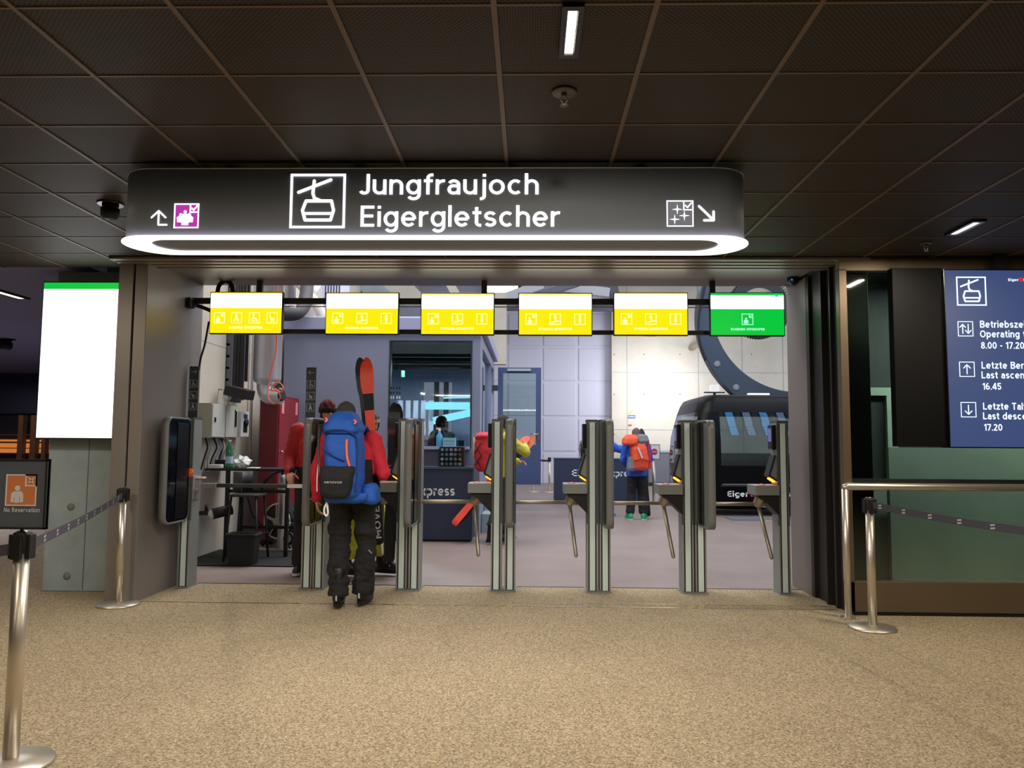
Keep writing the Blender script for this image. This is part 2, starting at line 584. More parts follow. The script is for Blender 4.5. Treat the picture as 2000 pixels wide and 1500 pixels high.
def glyph(ch, w):
    """(advance width, strokes) of a letter with cap height 1 and stroke weight w"""
    h = w / 2
    X = .73
    D = -.28
    def bowl(cx=.31, wd=.62): return _arc(cx, X / 2, wd / 2 - h, X / 2 - h, 0, 360, 24)
    if ch == ' ': return .26, []
    if ch == 'o': return .64, [bowl(.32, .64)]
    if ch == 'c': return .57, [_arc(.31, X / 2, .31 - h, X / 2 - h, 48, 312, 18)]
    if ch == 'e': return .62, [[(h, X / 2), (.62 - h, X / 2)], _arc(.31, X / 2, .31 - h, X / 2 - h, 0, 318, 20)]
    R = (.56 - w) / 2
    arch = _arc(.28, X - h - R, R, R, 180, 0, 10)
    if ch in 'nh': return .56, [[(h, 0), (h, X if ch == 'n' else 1.02)], arch + [(.56 - h, 0)]]
    if ch == 'm':
        r = (.42 - w / 2) / 2
        a1 = _arc(h + r, X - h - r, r, r, 180, 0, 8); a2 = _arc(h + 3 * r, X - h - r, r, r, 180, 0, 8)
        return h * 2 + 4 * r, [[(h, 0), (h, X)], a1 + [(h + 2 * r, 0)], a2 + [(h + 4 * r, 0)]]
    if ch == 'u': return .56, [[(.56 - h, 0), (.56 - h, X)], [(h, X)] + _arc(.28, h + R, R, R, 180, 360, 10)]
    if ch == 'r': return .36, [[(h, 0), (h, X)], _arc(.33, X - h - .24, .33 - h, .24, 180, 80, 8)]
    if ch == 'i': return w, [[(h, 0), (h, X)], [(h, .86), (h, .86 + w)]]
    if ch == 'l': return w, [[(h, 0), (h, 1.02)]]
    if ch == 'j': return .24, [[(.24 - h, X)] + _arc(.24 - h - .14, D + h + .14, .14, .14, 0, -90, 6) + [(0, D + h)], [(.24 - h, .86), (.24 - h, .86 + w)]]
    if ch == 't': return .36, [[(.1 + h, .93)] + _arc(.1 + h + .14, h + .14, .14, .14, 180, 270, 6) + [(.36, h)], [(0, X - h), (.36, X - h)]]
    if ch == 'f': return .36, [[(.1 + h, 0)] + _arc(.1 + h + .15, 1.02 - h - .15, .15, .15, 180, 90, 6) + [(.38, 1.02 - h)], [(0, X - h), (.36, X - h)]]
    if ch in 'gqdpb':
        st = {'g': 0, 'q': (D, X), 'd': (0, 1.02), 'p': (D, X), 'b': (0, 1.02)}[ch]
        b = bowl(.30, .60)
        if ch == 'g':
            x = .6 - h
            return .60, [b, [(x, X), (x, .02)] + _arc(.31, .0, x - .31, D * -1 - h, 0, -150, 12)]
        x = h if ch in 'pb' else .6 - h
        return .60, [b, [(x, st[0]), (x, st[1])]]
    if ch == 's':
        r = (X - w) / 4
        return .5, [_arc(.25, X - h - r, .25 - h, r, 25, 270, 12) + _arc(.25, h + r, .25 - h, r, 90, -155, 12)]
    if ch == 'a':
        x = .52 - h
        return .52, [_arc(.26, X - h - .19, .26 - h, .19, 155, 0, 10) + [(x, 0)], [(x, .42), (.25, .42)] + _arc(.23, (.42 + h) / 2, .23 - h, (.42 - h) / 2, 90, 270, 10) + [(.27, h)] + _arc(.26, .2, x - .26, .2 - h, -80, -10, 5)]
    if ch == 'z': return .5, [[(.02, X - h), (.5, X - h)], [(.44, X - h), (.06, h)], [(0, h), (.5, h)]]
    if ch == 'x': return .54, [[(.07, 0), (.47, X)], [(.07, X), (.47, 0)]]
    if ch == 'v': return .56, [[(.05, X), (.28, .04)], [(.51, X), (.28, .04)]]
    # capitals and figures
    if ch == 'E' or ch == 'F':
        s = [[(h, 0), (h, 1)], [(0, 1 - h), (.56, 1 - h)], [(0, .51), (.52, .51)]]
        return .58, s + ([[(0, h), (.57, h)]] if ch == 'E' else [])
    if ch == 'L': return .54, [[(h, 0), (h, 1)], [(0, h), (.54, h)]]
    if ch == 'J': return .46, [[(.46 - h, 1), (.46 - h, .22)] + _arc(.24, .22, .22 - h, .22 - h, 0, -160, 10)]
    if ch == 'T': return .6, [[(0, 1 - h), (.6, 1 - h)], [(.3, 0), (.3, 1)]]
    if ch == 'I': return w, [[(h, 0), (h, 1)]]
    if ch == 'H': return .66, [[(h, 0), (h, 1)], [(.66 - h, 0), (.66 - h, 1)], [(h, .5), (.66 - h, .5)]]
    if ch == 'N': return .68, [[(h, 0), (h, 1)], [(.68 - h, 0), (.68 - h, 1)], [(h, 1 - h * .3), (.68 - h, h * .3)]]
    if ch == 'M': return .8, [[(h, 0), (h, 1)], [(.8 - h, 0), (.8 - h, 1)], [(h, 1 - h * .3), (.4, .3)], [(.8 - h, 1 - h * .3), (.4, .3)]]
    if ch == 'V': return .68, [[(.06, 1), (.34, .03)], [(.62, 1), (.34, .03)]]
    if ch == 'A': return .72, [[(.06, 0), (.36, .98)], [(.66, 0), (.36, .98)], [(.18, .32), (.54, .32)]]
    if ch == 'X': return .66, [[(.08, 0), (.58, 1)], [(.08, 1), (.58, 0)]]
    if ch == '/': return .4, [[(.02, -.05), (.38, 1.05)]]
    if ch in 'OQ': return .8, [_arc(.4, .5, .4 - h, .5 - h, 0, 360, 26)]
    if ch == 'D': return .68, [[(h, 0), (h, 1)], [(h, 1 - h), (.26, 1 - h)] + _arc(.28, .5, .4 - h, .5 - h, 90, -90, 14) + [(h, h)]]
    if ch == 'C': return .7, [_arc(.4, .5, .4 - h, .5 - h, 45, 315, 20)]
    if ch == 'G': return .74, [_arc(.4, .5, .4 - h, .5 - h, 45, 340, 20), [(.42, .48), (.74, .48)], [(.74 - h, .48), (.74 - h, .2)]]
    if ch in 'PRB':
        s = [[(h, 0), (h, 1)], [(h, 1 - h), (.34, 1 - h)] + _arc(.34, .74, .26 - h * .6, .26 - h, 90, -90, 10) + [(h, .48 + h)]]
        if ch == 'R': s.append([(.34, .5), (.56, 0)])
        if ch == 'B': s.append([(.34, .5)] + _arc(.36, .27, .27 - h * .6, .27 - h, 90, -90, 10) + [(h, h)])
        return .62, s
    if ch == 'S':
        r = (1 - w) / 4
        return .6, [_arc(.3, 1 - h - r, .3 - h, r, 25, 270, 12) + _arc(.3, h + r, .3 - h, r, 90, -155, 12)]
    if ch == '0': return .6, [_arc(.3, .5, .3 - h, .5 - h, 0, 360, 24)]
    if ch == '1': return .36, [[(.36 - h, 0), (.36 - h, 1)], [(.36 - h, 1 - h), (.03, .76)]]
    if ch == '2': return .56, [_arc(.28, .72, .28 - h, .28 - h, 170, -30, 12) + [(.06, h)], [(0, h), (.56, h)]]
    if ch == '4': return .62, [[(.45, 0), (.45, 1)], [(.42, .98), (.05, .28)], [(0, .26), (.62, .26)]]
    if ch == '5': return .56, [[(.52, 1 - h), (.1, 1 - h)], [(.12, 1), (.08, .5)], [(.08, .54)] + _arc(.27, .33, .28 - h, .33 - h, 130, -160, 14)]
    if ch == '6': return .58, [_arc(.29, .31, .29 - h, .31 - h, 0, 360, 20), [(h, .33)] + _arc(.34, .4, .34 - h, .6 - h, 180, 80, 8)]
    if ch == '7': return .54, [[(0, 1 - h), (.54, 1 - h)], [(.5, 1 - w), (.16, 0)]]
    if ch == '8': return .58, [_arc(.29, .74, .25 - h, .26 - h, 0, 360, 20), _arc(.29, .28, .29 - h, .28 - h, 0, 360, 20)]
    if ch == '.': return w, [[(h, 0), (h, w)]]
    if ch == ':': return w, [[(h, 0), (h, w)], [(h, .5), (h, .5 + w)]]
    if ch == '-': return .34, [[(.02, .42), (.32, .42)]]
    return .5, []

def _flat_text(s, body, x, y, cap, m, width=None, layer=1, bold=0.0, center=False, weight=None, gap=None):
    w = weight or (0.13 + bold * 2)
    gap = gap if gap is not None else .12
    adv = 0
    runs = []
    for ch in body:
        a, st = glyph(ch, w)
        runs.append((adv, st)); adv += a + gap
    adv -= gap
    sx = width / adv if width else cap
    if center: x -= adv * sx / 2
    s.mb.m(m)
    for ox, strokes in runs:
        for pts in strokes:
            k = len(pts)
            closed = abs(pts[0][0] - pts[-1][0]) < 1e-6 and abs(pts[0][1] - pts[-1][1]) < 1e-6
            L, Rr = [], []
            for i in range(k):
                if closed:
                    a = pts[(i - 1) % (k - 1)]; b = pts[(i + 1) % (k - 1)]
                else:
                    a, b = pts[max(i - 1, 0)], pts[min(i + 1, k - 1)]
                dx, dy = b[0] - a[0], b[1] - a[1]
                d = math.hypot(dx, dy) or 1
                nx, ny = -dy / d * w / 2, dx / d * w / 2
                L.append((pts[i][0] + nx, pts[i][1] + ny)); Rr.append((pts[i][0] - nx, pts[i][1] - ny))
            P = lambda q: s.o + s.u * (x + (ox + q[0]) * sx) + s.v * (y + q[1] * cap) + s.n * (layer * s.E)
            va = s.mb.vs([P(q) for q in L]); vb = s.mb.vs([P(q) for q in Rr])
            for i in range(k - 1):
                s.mb.f([vb[i], vb[i + 1], va[i + 1], va[i]])
Flat.text = _flat_text

# ================================================================== THE SETTING
def struct(mb, name, bevel=0.0, parent=None):
    return mb.build(name, parent, kind='structure' if parent is None else None, bevel=bevel)

HALL_L, HALL_R, HALL_F, HALL_B, HALL_H = -4.12, 12.0, 8.14, 28.0, 7.7
mb = MB(CARPET)
mb.box(-16, 9, -7, 7.9, -0.2, 0)
mb.box(-16, -4.5, 7.9, 19, -0.2, 0)
struct(mb, 'floor')
mb = MB(HALLFLOOR)
mb.box(-4.5, HALL_R + 0.3, 7.9, 28.4, -0.2, 0)
struct(mb, 'floor')

# lobby ceiling: expanded-metal sheets with folded joints
mb = MB(MESHC)
mb.box(-16, 9, -7, 7.2, CEIL, CEIL + 0.1)
mb.m(GRID)
for k in range(-26, 16):
    x = -0.144 + 0.617 * k
    if -16 < x < 9:
        mb.box(x - 0.011, x + 0.011, -7, 7.2, CEIL - 0.006, CEIL)
for k in range(-19, 8):
    y = 3.347 + 0.552 * k
    if -7 < y < 7.2:
        mb.box(-16, 9, y - 0.006, y + 0.006, CEIL - 0.004, CEIL)
struct(mb, 'ceiling')
mb = MB(PLASTER)
mb.box(-16, -4.5, 7.2, 19, CEIL, CEIL + 0.1)
struct(mb, 'ceiling')
mb = MB(CONC_G)
mb.box(-4.5, HALL_R + 0.3, 7.9, 28.4, HALL_H, HALL_H + 0.2)
struct(mb, 'ceiling')

# lobby shell
mb = MB(DARKWALL); mb.box(-16, 9, -7.2, -7, -0.2, CEIL + 0.1); struct(mb, 'wall_back')
mb = MB(DARKWALL); mb.box(-16.2, -16, -7.2, 19.2, -0.2, CEIL + 0.1); struct(mb, 'wall_left')
mb = MB(DARKWALL); mb.box(9, 9.2, -7.2, 7.9, -0.2, CEIL + 0.1); struct(mb, 'wall_right')
mb = MB(DARKWALL); mb.box(-16, -4.5, 19, 19.2, -0.2, CEIL + 0.1); struct(mb, 'wall_far')

# hall shell
mb = MB(CONC)
mb.box(-4.5, HALL_L, HALL_F, 28.4, -0.2, HALL_H)
for y in (9.2, 11.6, 14.0):
    mb.m(CONC_G).box(HALL_L - 0.01, HALL_L + 0.002, y, y + 0.012, 0, HALL_H)
for z in (2.7, 4.6):
    mb.m(CONC_G).box(HALL_L - 0.01, HALL_L + 0.002, HALL_F, 28, z, z + 0.012)
struct(mb, 'wall_left')

TIE = mat('tie_hole', (96, 92, 88), .8)
XC = at(1195, 760, 27.6).x      # joint of panel wall and concrete wall
def zof(py, Y, px=1035): return at(px, py, Y).z
mb = MB(PANELW)
mb.box(HALL_L, XC, 28.0, 28.4, 0, 6.3)
gx = [at(px, 720, 28.0).x for px in (990.7, 1058.8, 1128.8, 1196)]
pitch = (gx[3] - gx[0]) / 3
xs = [gx[0] + pitch * k for k in range(-6, 4)]
zs = [zof(678, 28) + pitch * k for k in range(-4, 2)]
for i in range(len(xs) - 1):
    for j in range(len(zs) - 1):
        mb.box(max(xs[i], HALL_L) + 0.055, xs[i + 1] - 0.055, 27.975, 28.0, max(zs[j], -0.05) + 0.055, min(zs[j + 1], 6.3) - 0.055)
struct(mb, 'wall_far', bevel=0.008)
mb = MB(CONC)
mb.box(XC, HALL_R + 0.3, 27.6, 28.4, 0, HALL_H)
mb.m(CONC_G)
for px in (1224.5, 1364, 1450, 1530):
    x = at(px, 760, 27.6).x
    mb.box(x, x + 0.02, 27.59, 27.61, 0, HALL_H)
for py in (728, 840):
    z = zof(py, 27.6, 1300)
    mb.box(XC, HALL_R, 27.592, 27.61, z, z + 0.02)
mb.m(TIE)
for px in (1199.5, 1258, 1328, 1397, 1468):
    for py in (692, 770, 848):
        p = at(px, py, 27.6)
        mb.cyl((p.x, 27.594, p.z), (p.x, 27.62, p.z), 0.022, n=10)
struct(mb, 'wall_far')
mb = MB(PANELW); mb.box(HALL_L, XC, 28.0, 28.4, 6.3, HALL_H)
struct(mb, 'wall_far')
mb = MB(CONC)
mb.box(HALL_R, HALL_R + 0.3, HALL_F, 28.4, 0, HALL_H)
struct(mb, 'wall_right')
mb = MB(CONC_G)
mb.box(2.75, HALL_R, 7.95, HALL_F, 0, HALL_H)
mb.box(-4.5, 2.75, 7.95, HALL_F, 3.14, HALL_H)
struct(mb, 'wall_front')

REFL_W = glow('reflection_pane_pale', (170, 200, 255), 3.5)
REFL_B = glow('reflection_pane_blue', (90, 180, 255), 6)
SKYX = glow('exit_daylight', (236, 244, 255), 2.0)
# windows high in the front wall of the hall, added unseen to reflect as strips in the cabin
for i in range(12):
    x = 1.5 + .66 * i
    r = thing('window_%d' % (i + 11), None, None, (x + 0.15, HALL_F, 3.9)); r['kind'] = 'structure'
    b = MB(ANTH)
    b.box(x - 0.05, x + 0.35, HALL_F, HALL_F + 0.06, 3.85, 3.9); b.box(x - 0.05, x + 0.35, HALL_F, HALL_F + 0.06, 6.2, 6.25)
    b.box(x - 0.05, x, HALL_F, HALL_F + 0.06, 3.9, 6.2); b.box(x + 0.3, x + 0.35, HALL_F, HALL_F + 0.06, 3.9, 6.2)
    b.box(x, x + 0.3, HALL_F, HALL_F + 0.05, 5.0, 5.04)
    b.build('frame', r)
    b = MB(REFL_B if i % 2 == 0 else REFL_W); b.box(x, x + 0.3, HALL_F + 0.005, HALL_F + 0.02, 3.9, 6.2); b.build('pane', r)
# high window in the far wall and the daylight opening on the cable side
r = thing('window_8', None, None, (0, 27.9, 6.9)); r['kind'] = 'structure'
a, c = at(946, 573, 27.9), at(1012, 553, 27.9)
b = MB(SKYX); b.box(a.x, c.x, 27.9, 27.94, a.z, c.z + 0.25); b.build('pane', r)
b = MB(ANTH); b.box(a.x - 0.1, a.x, 27.86, 27.95, a.z - 0.1, c.z + 0.3); b.box(c.x, c.x + 0.1, 27.86, 27.95, a.z - 0.1, c.z + 0.3)
b.box(a.x, c.x, 27.86, 27.95, a.z - 0.1, a.z); b.build('frame', r)
r = thing('window_9', None, None, (HALL_R, 22.5, 0.3)); r['kind'] = 'structure'
b = MB(SKYX); b.box(HALL_R - 0.04, HALL_R - 0.01, 19, 27, 0.3, 5.2); b.build('pane', r)
b = MB(ANTH)
for y in (18.9, 23, 27): b.box(HALL_R - 0.1, HALL_R, y, y + 0.1, 0.3, 5.3)
b.box(HALL_R - 0.1, HALL_R, 18.9, 27.1, 5.2, 5.3); b.build('frame', r)

# steel work and pipes below the hall roof
def hbar(name, px0, py0, px1, py1, Y, w, h, m):
    b = MB(m); b.bar(at(px0, py0, Y), at(px1, py1, Y), w, h)
    return b.build(name, kind='structure')
STEELP = mat('painted_steel', (92, 94, 108), 0.5, 0.2)
STEELL = mat('painted_steel_light', (176, 174, 180), 0.5, 0.1)
hbar('beam', 930, 596, 1200, 598, 26.5, 0.3, 0.35, STEELP)
hbar('beam', 1196, 558, 1208, 600, 26.6, 0.3, 0.3, STEELP)
hbar('beam', 960, 592, 1060, 556, 25.5, 0.25, 0.3, STEELL)
hbar('beam', 980, 600, 1130, 552, 25.0, 0.2, 0.22, STEELP)
hbar('beam', 1080, 560, 1190, 572, 25.8, 0.25, 0.3, STEELL)
hbar('beam', 700, 540, 780, 610, 18.5, 0.35, 0.45, CONC_G)
hbar('beam', 770, 545, 830, 610, 18.8, 0.3, 0.5, CONC)
hbar('beam', 870, 540, 905, 600, 18.4, 0.3, 0.2, CONC)
hbar('beam', 560, 612, 840, 612, 17.6, 0.5, 0.3, STEELP)
b = MB(CONC); b.box(HALL_L, -0.6, 19.0, 19.3, 3.4, 5.2)
b.build('beam', kind='structure')

# concrete pier beside the entrance and the portal
mb = MB(CONC_G)
mb.box(-4.68, -3.8, 7.4, HALL_F, 0, CEIL)
mb.m(BLACK)
struct(mb, 'pillar', bevel=0.01)
b = MB(mat('concrete_patch', (112, 120, 118), 0.8))
for px, py in ((138, 990), (130, 1125)):
    p = at(px, py, 7.395)
    b.lathe([(0.0, 0), (0.034, 0), (0.036, 0.006)], (p.x, 7.393, p.z), 16, 'Y')
b.box(at(172, 900, 7.395).x, at(172, 900, 7.395).x + 0.006, 7.394, 7.4, 0.02, 1.5)
struct(b, 'trim_1')

LJ = -3.54
RJ = 2.72
mb = MB(BRONZE)
mb.box(-3.81, -3.672, 6.93, HALL_F, 0, 3.13)
mb.box(-3.655, LJ, 6.93, HALL_F, 0, 3.13)
mb.m(BLACK).box(-3.68, -3.65, 6.95, HALL_F - .01, 0, 3.12)
struct(mb, 'trim_2', bevel=0.004)
# header with the tracks of the sliding doors
mb = MB(BRONZE)
mb.box(-3.81, 3.0, 7.2, HALL_F, 3.13, 3.3)
mb.m(BRONZE_D).box(-3.81, 3.0, 6.88, 7.2, 3.16, 3.3)
mb.m(BRONZE)
mb.m(BRONZE_D).box(-3.81, 3.0, 6.74, 7.2, 3.098, 3.109)
mb.m(BRONZE)
for y in (6.74, 6.86, 6.98, 7.10):
    mb.box(-3.81, 3.0, y, y + 0.075, 3.08, 3.1085)
struct(mb, 'trim_3', bevel=0.004)
mb = MB(BRONZE)
mb.box(RJ, RJ + 0.3, 7.58, HALL_F, 0, 3.13)
mb.m(BRONZE_D).box(RJ + 0.0, RJ + 0.3, 7.5, 7.575, 0, 3.13)
mb.box(RJ + 0.03, RJ + 0.3, 7.2, 7.5, 0, 3.13)
mb.m(BLACK).box(RJ + 0.05, RJ + 0.3, 6.86, 7.2, 0, 3.13)
mb.m(BRONZE_D).box(RJ + 0.0, RJ + 0.3, 7.18, 7.22, 0, 3.13)
mb.m(BRONZE_D).box(RJ + 0.02, RJ + 0.3, 7.02, 7.05, 0, 3.13)
struct(mb, 'trim_4', bevel=0.003)
# threshold strips in the floor
BRASS = mat('threshold_metal', (226, 214, 190), 0.22, 1.0)
mb = MB(BRASS)
mb.box(LJ, RJ, 6.955, 6.975, 0, 0.004)
mb.box(-0.2, RJ, 7.10, 7.112, 0, 0.004)
mb.box(1.2, RJ, 7.03, 7.036, 0, 0.004)
mb.m(BLACK).box(LJ, RJ, 7.89, 7.91, 0, 0.003)
struct(mb, 'trim_5')

# glass wall on the other side of the entrance, with the dim passage behind it
GW = 6.75
r = thing('window_10', None, None, (2.71, GW, 0)); r['kind'] = 'structure'
b = MB(BRONZE_L)
b.box(2.72, 2.79, GW, GW + 0.08, 0.03, 3.0)
b.box(2.72, 9, GW, GW + 0.08, 2.985, 3.1)
b.box(2.72, 9, GW, GW + 0.08, 0.03, 0.285)
b.build('frame', r, bevel=0.004)
b = MB(BLACK); b.box(2.79, 9, GW + 0.01, GW + 0.07, 1.12, 1.16); b.box(2.72, 9, GW + 0.01, GW + 0.07, 0, 0.03); b.build('transom', r)
b = MB(G_GREEN); b.box(2.79, 9, GW + 0.035, GW + 0.045, 1.16, 2.985); b.build('pane', r)
b = MB(G_GREEN); b.box(2.79, 9, GW + 0.035, GW + 0.045, 0.285, 1.12); b.build('pane', r)
PASS = mat('passage_green', (126, 136, 124), 0.7, var=(1.5, 0.15))
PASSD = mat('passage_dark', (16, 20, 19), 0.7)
mb = MB(PASSD); mb.box(3.05, 9, 7.85, 7.95, 0, 3.1); struct(mb, 'wall_back')
mb = MB(PASS); mb.box(at(1736, 900, 7.3).x, 9, 7.3, 7.36, 0, 1.43); mb.box(3.05, 9, 7.5, 7.56, 0, 1.12); struct(mb, 'wall_back')
mb = MB(PASSD); mb.box(2.72, 9, GW + 0.09, 7.95, 3.105, 3.2); struct(mb, 'ceiling')
area('passage_lamp', (5.0, 6.98, 3.05), (3.0, 0.1), 230, (0.95, 1.0, 0.94))
r = thing('door_1', None, None, (3.4, 7.8, 0)); r['kind'] = 'structure'
b = MB(PASS)
x0, x1 = at(1642, 800, 7.8).x, at(1752, 800, 7.8).x
b.box(x0 - .4, x1, 7.80, 7.85, 1.95, 2.03); b.box(x1 - 0.1, x1, 7.8, 7.85, 0, 1.95)
b.build('frame', r)

# ------------------------------------------------------------------ shop at the end of the corridor
WOODB = mat('shop_wood', (124, 96, 80), 0.6)
SHOPL = glow('shelf_light', (255, 150, 70), .55)
r = thing('shop_front', 'dim shop front with glowing orange shelves at the far end of the corridor', 'shop', (-12.0, 18.6, 0))
b = MB(mat('shop_dark', (50, 56, 92), 0.7))
b.box(-15.5, -9.5, 18.9, 19, 2.1, 3.1); b.box(-15.5, -9.5, 18.85, 18.95, 0, 0.95)
b.build('fascia', r)
for px, w in ((46, 0.12), (71, 0.14), (92, 0.1)):
    p = at(px, 800, 18.7)
    b = MB(WOODB); b.box(p.x - w / 2, p.x + w / 2, 18.62, 18.78, 0, 2.05); b.build('post', r)
for py in (884, 874, 862, 848):
    p0, p1 = at(-30, py, 18.75), at(100, py, 18.75)
    b = MB(WOODB); b.box(p0.x, p1.x, 18.7, 18.9, p0.z - 0.02, p0.z); b.build('shelf', r)
    if py > 850:
        b = MB(SHOPL); b.box(p0.x, p1.x, 18.84, 18.88, p0.z, p0.z + (0.11 if py > 870 else 0.05)); b.build('shelf_light', r)
area('shop_lamp', (-12, 17.6, 2.9), (1.5, 0.1), 9, (1.0, 0.72, 0.5))
area('corridor_lamp', (-9.5, 11.5, 2.95), (0.1, 1.5), 130, (0.74, 0.74, 1.0))

# ================================================================== LOBBY FITTINGS
def strip_light(name, label, c, L, w, power):
    r = thing(name, label, 'ceiling light', (c[0], c[1], CEIL - 0.02), 0, 'recessed strip lights in the dark ceiling')
    b = MB(BLACK_G)
    b.box(c[0] - w, c[0] - w / 2, c[1] - L / 2 - 0.03, c[1] + L / 2 + 0.03, CEIL - 0.02, CEIL - 0.001)
    b.box(c[0] + w / 2, c[0] + w, c[1] - L / 2 - 0.03, c[1] + L / 2 + 0.03, CEIL - 0.02, CEIL - 0.001)
    b.box(c[0] - w / 2, c[0] + w / 2, c[1] - L / 2 - 0.03, c[1] - L / 2, CEIL - 0.02, CEIL - 0.001)
    b.box(c[0] - w / 2, c[0] + w / 2, c[1] + L / 2, c[1] + L / 2 + 0.03, CEIL - 0.02, CEIL - 0.001)
    b.build('housing', r)
    b = MB(LAMP)
    n = 14
    for k in range(n):
        y0 = c[1] - L / 2 + L * k / n
        b.box(c[0] - w / 2 + .004, c[0] + w / 2 - .004, y0 + 0.002, y0 + L / n - 0.003, CEIL - 0.014, CEIL - 0.002)
    b.build('diffuser', r)
    l = area('strip_lamp', (c[0], c[1], CEIL - 0.024), (w, L), power, WARM)
    return r
p0, p1 = at(1118, 12, 5), None
def ceilpt(px, py): return gnd(px, py, CEIL)
a, c = ceilpt(1118, 12), ceilpt(1112, 99)
strip_light('strip_light', 'short white strip light set in the ceiling in front of the big sign', ((a.x + c.x) / 2, (a.y + c.y) / 2), c.y - a.y, 0.042, 34)
a, c = ceilpt(1915, 430), ceilpt(1855, 454)
strip_light('strip_light', 'thin strip light in the dark ceiling above the glass wall', ((a.x + c.x) / 2, (a.y + c.y) / 2), abs(c.y - a.y), 0.05, 30)
a, c = ceilpt(2, 569), ceilpt(32, 578)
strip_light('strip_light', 'small strip light in the pale ceiling of the far corridor', ((a.x + c.x) / 2, (a.y + c.y) / 2), abs(c.y - a.y) + 0.2, 0.08, 12)

def sprinkler(label, px, py, s=1.0):
    c = ceilpt(px, py)
    r = thing('sprinkler', label, 'sprinkler', (c.x, c.y, CEIL), 0, 'sprinkler heads under the ceiling')
    SPR = mat('sprinkler_metal', (104, 98, 90), .5, .5)
    b = MB(SPR); b.lathe([(0.0, -0.012), (0.05 * s, -0.014), (0.056 * s, -0.004), (0.03, 0.0)], c); b.build('escutcheon', r)
    b = MB(SPR); b.lathe([(0.012, -0.03), (0.014, -0.012)], c, 12)
    b.tube([c + V((-.012, 0, -.03)), c + V((-.016, 0, -.045)), c + V((-.004, 0, -.066))], .003, 6); b.tube([c + V((.012, 0, -.03)), c + V((.016, 0, -.045)), c + V((.004, 0, -.066))], .003, 6)
    b.lathe([(0.0, -0.074), (0.02, -0.073), (0.02, -0.069), (0.0, -0.066)], c, 14)
    b.build('nozzle', r)
sprinkler('steel sprinkler head below the ceiling strip light', 1102, 178, 1.1)
sprinkler('small sprinkler head near the glass wall and its strip light', 1808, 474, 0.9)

def dome(label, px, py, s, tilt=0):
    c = ceilpt(px, py)
    r = thing('dome_camera', label, 'camera', (c.x, c.y, CEIL), 0, 'black ceiling cameras')
    b = MB(BLACK_G); b.lathe([(0.085 * s, -0.012), (0.09 * s, 0.0)], c); b.lathe([(0.05 * s, -0.05 * s), (0.055 * s, -0.012)], c); b.build('mount', r)
    b = MB(BLACK); b.lathe([(0.0, -0.115 * s), (0.045 * s, -0.11 * s), (0.06 * s, -0.09 * s), (0.062 * s, -0.04 * s)], c); b.build('housing', r)
    b = MB(mat('lens_blue', (70, 110, 190), 0.1)); b.lathe([(0.0, -0.12 * s), (0.03 * s, -0.116 * s), (0.035 * s, -0.11 * s)], c); b.build('lens', r)
dome('black ceiling camera beside the end of the big hanging sign', 216, 397, 1.0)
dome('tiny black camera on the pale corridor ceiling', 12, 662, 1.6)

# ------------------------------------------------------------------ the big hanging sign
SF, SBK = 4.38, 4.84
SB = zof(461, SF); ST = CEIL - 0.055
sx0, sx1 = at(246, 478, 4.61).x, at(1459, 478, 4.61).x
YC, RR = (SF + SBK) / 2, (SBK - SF) / 2
def stadium(x0, x1, r, n=14):
    pts = []
    for k in range(n + 1):
        a = math.radians(-90 + 180 * k / n); pts.append((x1 - RR + r * math.cos(a), YC + r * math.sin(a)))
    for k in range(n + 1):
        a = math.radians(90 + 180 * k / n); pts.append((x0 + RR + r * math.cos(a), YC + r * math.sin(a)))
    return pts
sign = thing('hanging_sign', 'wide dark hanging sign with white destination lettering and glowing oval rim', 'sign', ((sx0 + sx1) / 2, YC, SB))
b = MB(SIGNB)
o1, o2 = stadium(sx0 + .012, sx1 - .012, RR - .012), stadium(sx0 + .012, sx1 - .012, RR - .012)
b.rings([[(x, y, SB + .007) for x, y in o1], [(x, y, ST) for x, y in o1]], smooth=True)
b.build('body', sign)
b = MB(ALU)
oo, oi = stadium(sx0 + .009, sx1 - .009, RR - .009), stadium(sx0 + .02, sx1 - .02, RR - .02)
b.rings([[(x, y, ST) for x, y in oo], [(x, y, ST + .006) for x, y in oo], [(x, y, ST + .006) for x, y in oi], [(x, y, ST) for x, y in oi]], closed=True)
b.build('top_rim', sign)
b = MB(RINGL)
w = 0.088
oo, oi = stadium(sx0, sx1, RR), stadium(sx0 + w, sx1 - w, RR - w)
b.rings([[(x, y, SB) for x, y in oo], [(x, y, SB + .005) for x, y in oo], [(x, y, SB + .005) for x, y in oi], [(x, y, SB) for x, y in oi]], closed=True)
b.build('light_ring', sign, label='glowing white oval light ring')
area('sign_ring_lamp', ((sx0 + sx1) / 2, YC, SB - 0.01), (3.6, 0.40), 95, (1.0, 0.93, 0.85))
for px in (455, 705, 1000, 1250):
    x = at(px, 300, YC).x
    b = MB(BLACK); b.cyl((x, YC, ST), (x, YC, CEIL - 0.001), 0.012, n=10); b.lathe([(.04, CEIL - .012), (.04, CEIL - .001)], (x, YC, 0), 14); b.build('hanger', sign)
F0 = SF + .0115
b = MB(); F = Flat(b, (0, F0, 0))
for body, xa, xb, yb, ytop in (('Jungfraujoch', 700, 1052, 380, 340), ('Eigergletscher', 704, 1093, 443, 402)):
    p, q = at(xa, yb, F0), at(xb, yb, F0)
    F.text(body, p.x, p.z, at(xa, ytop, F0).z - p.z, TXT, q.x - p.x, 2, weight=.135)
b.build('lettering', sign)
def picto(parent, kind, x0, y0, x1, y1, Y, m, bg=None, name='pictogram', w=0.06):
    p, q = at(x0, y1, Y), at(x1, y0, Y)
    b = MB(); F = Flat(b, (0, Y, 0))
    F.icon(kind, p.x, p.z, q.x - p.x, m, 2, w, bg)
    return b.build(name, parent)
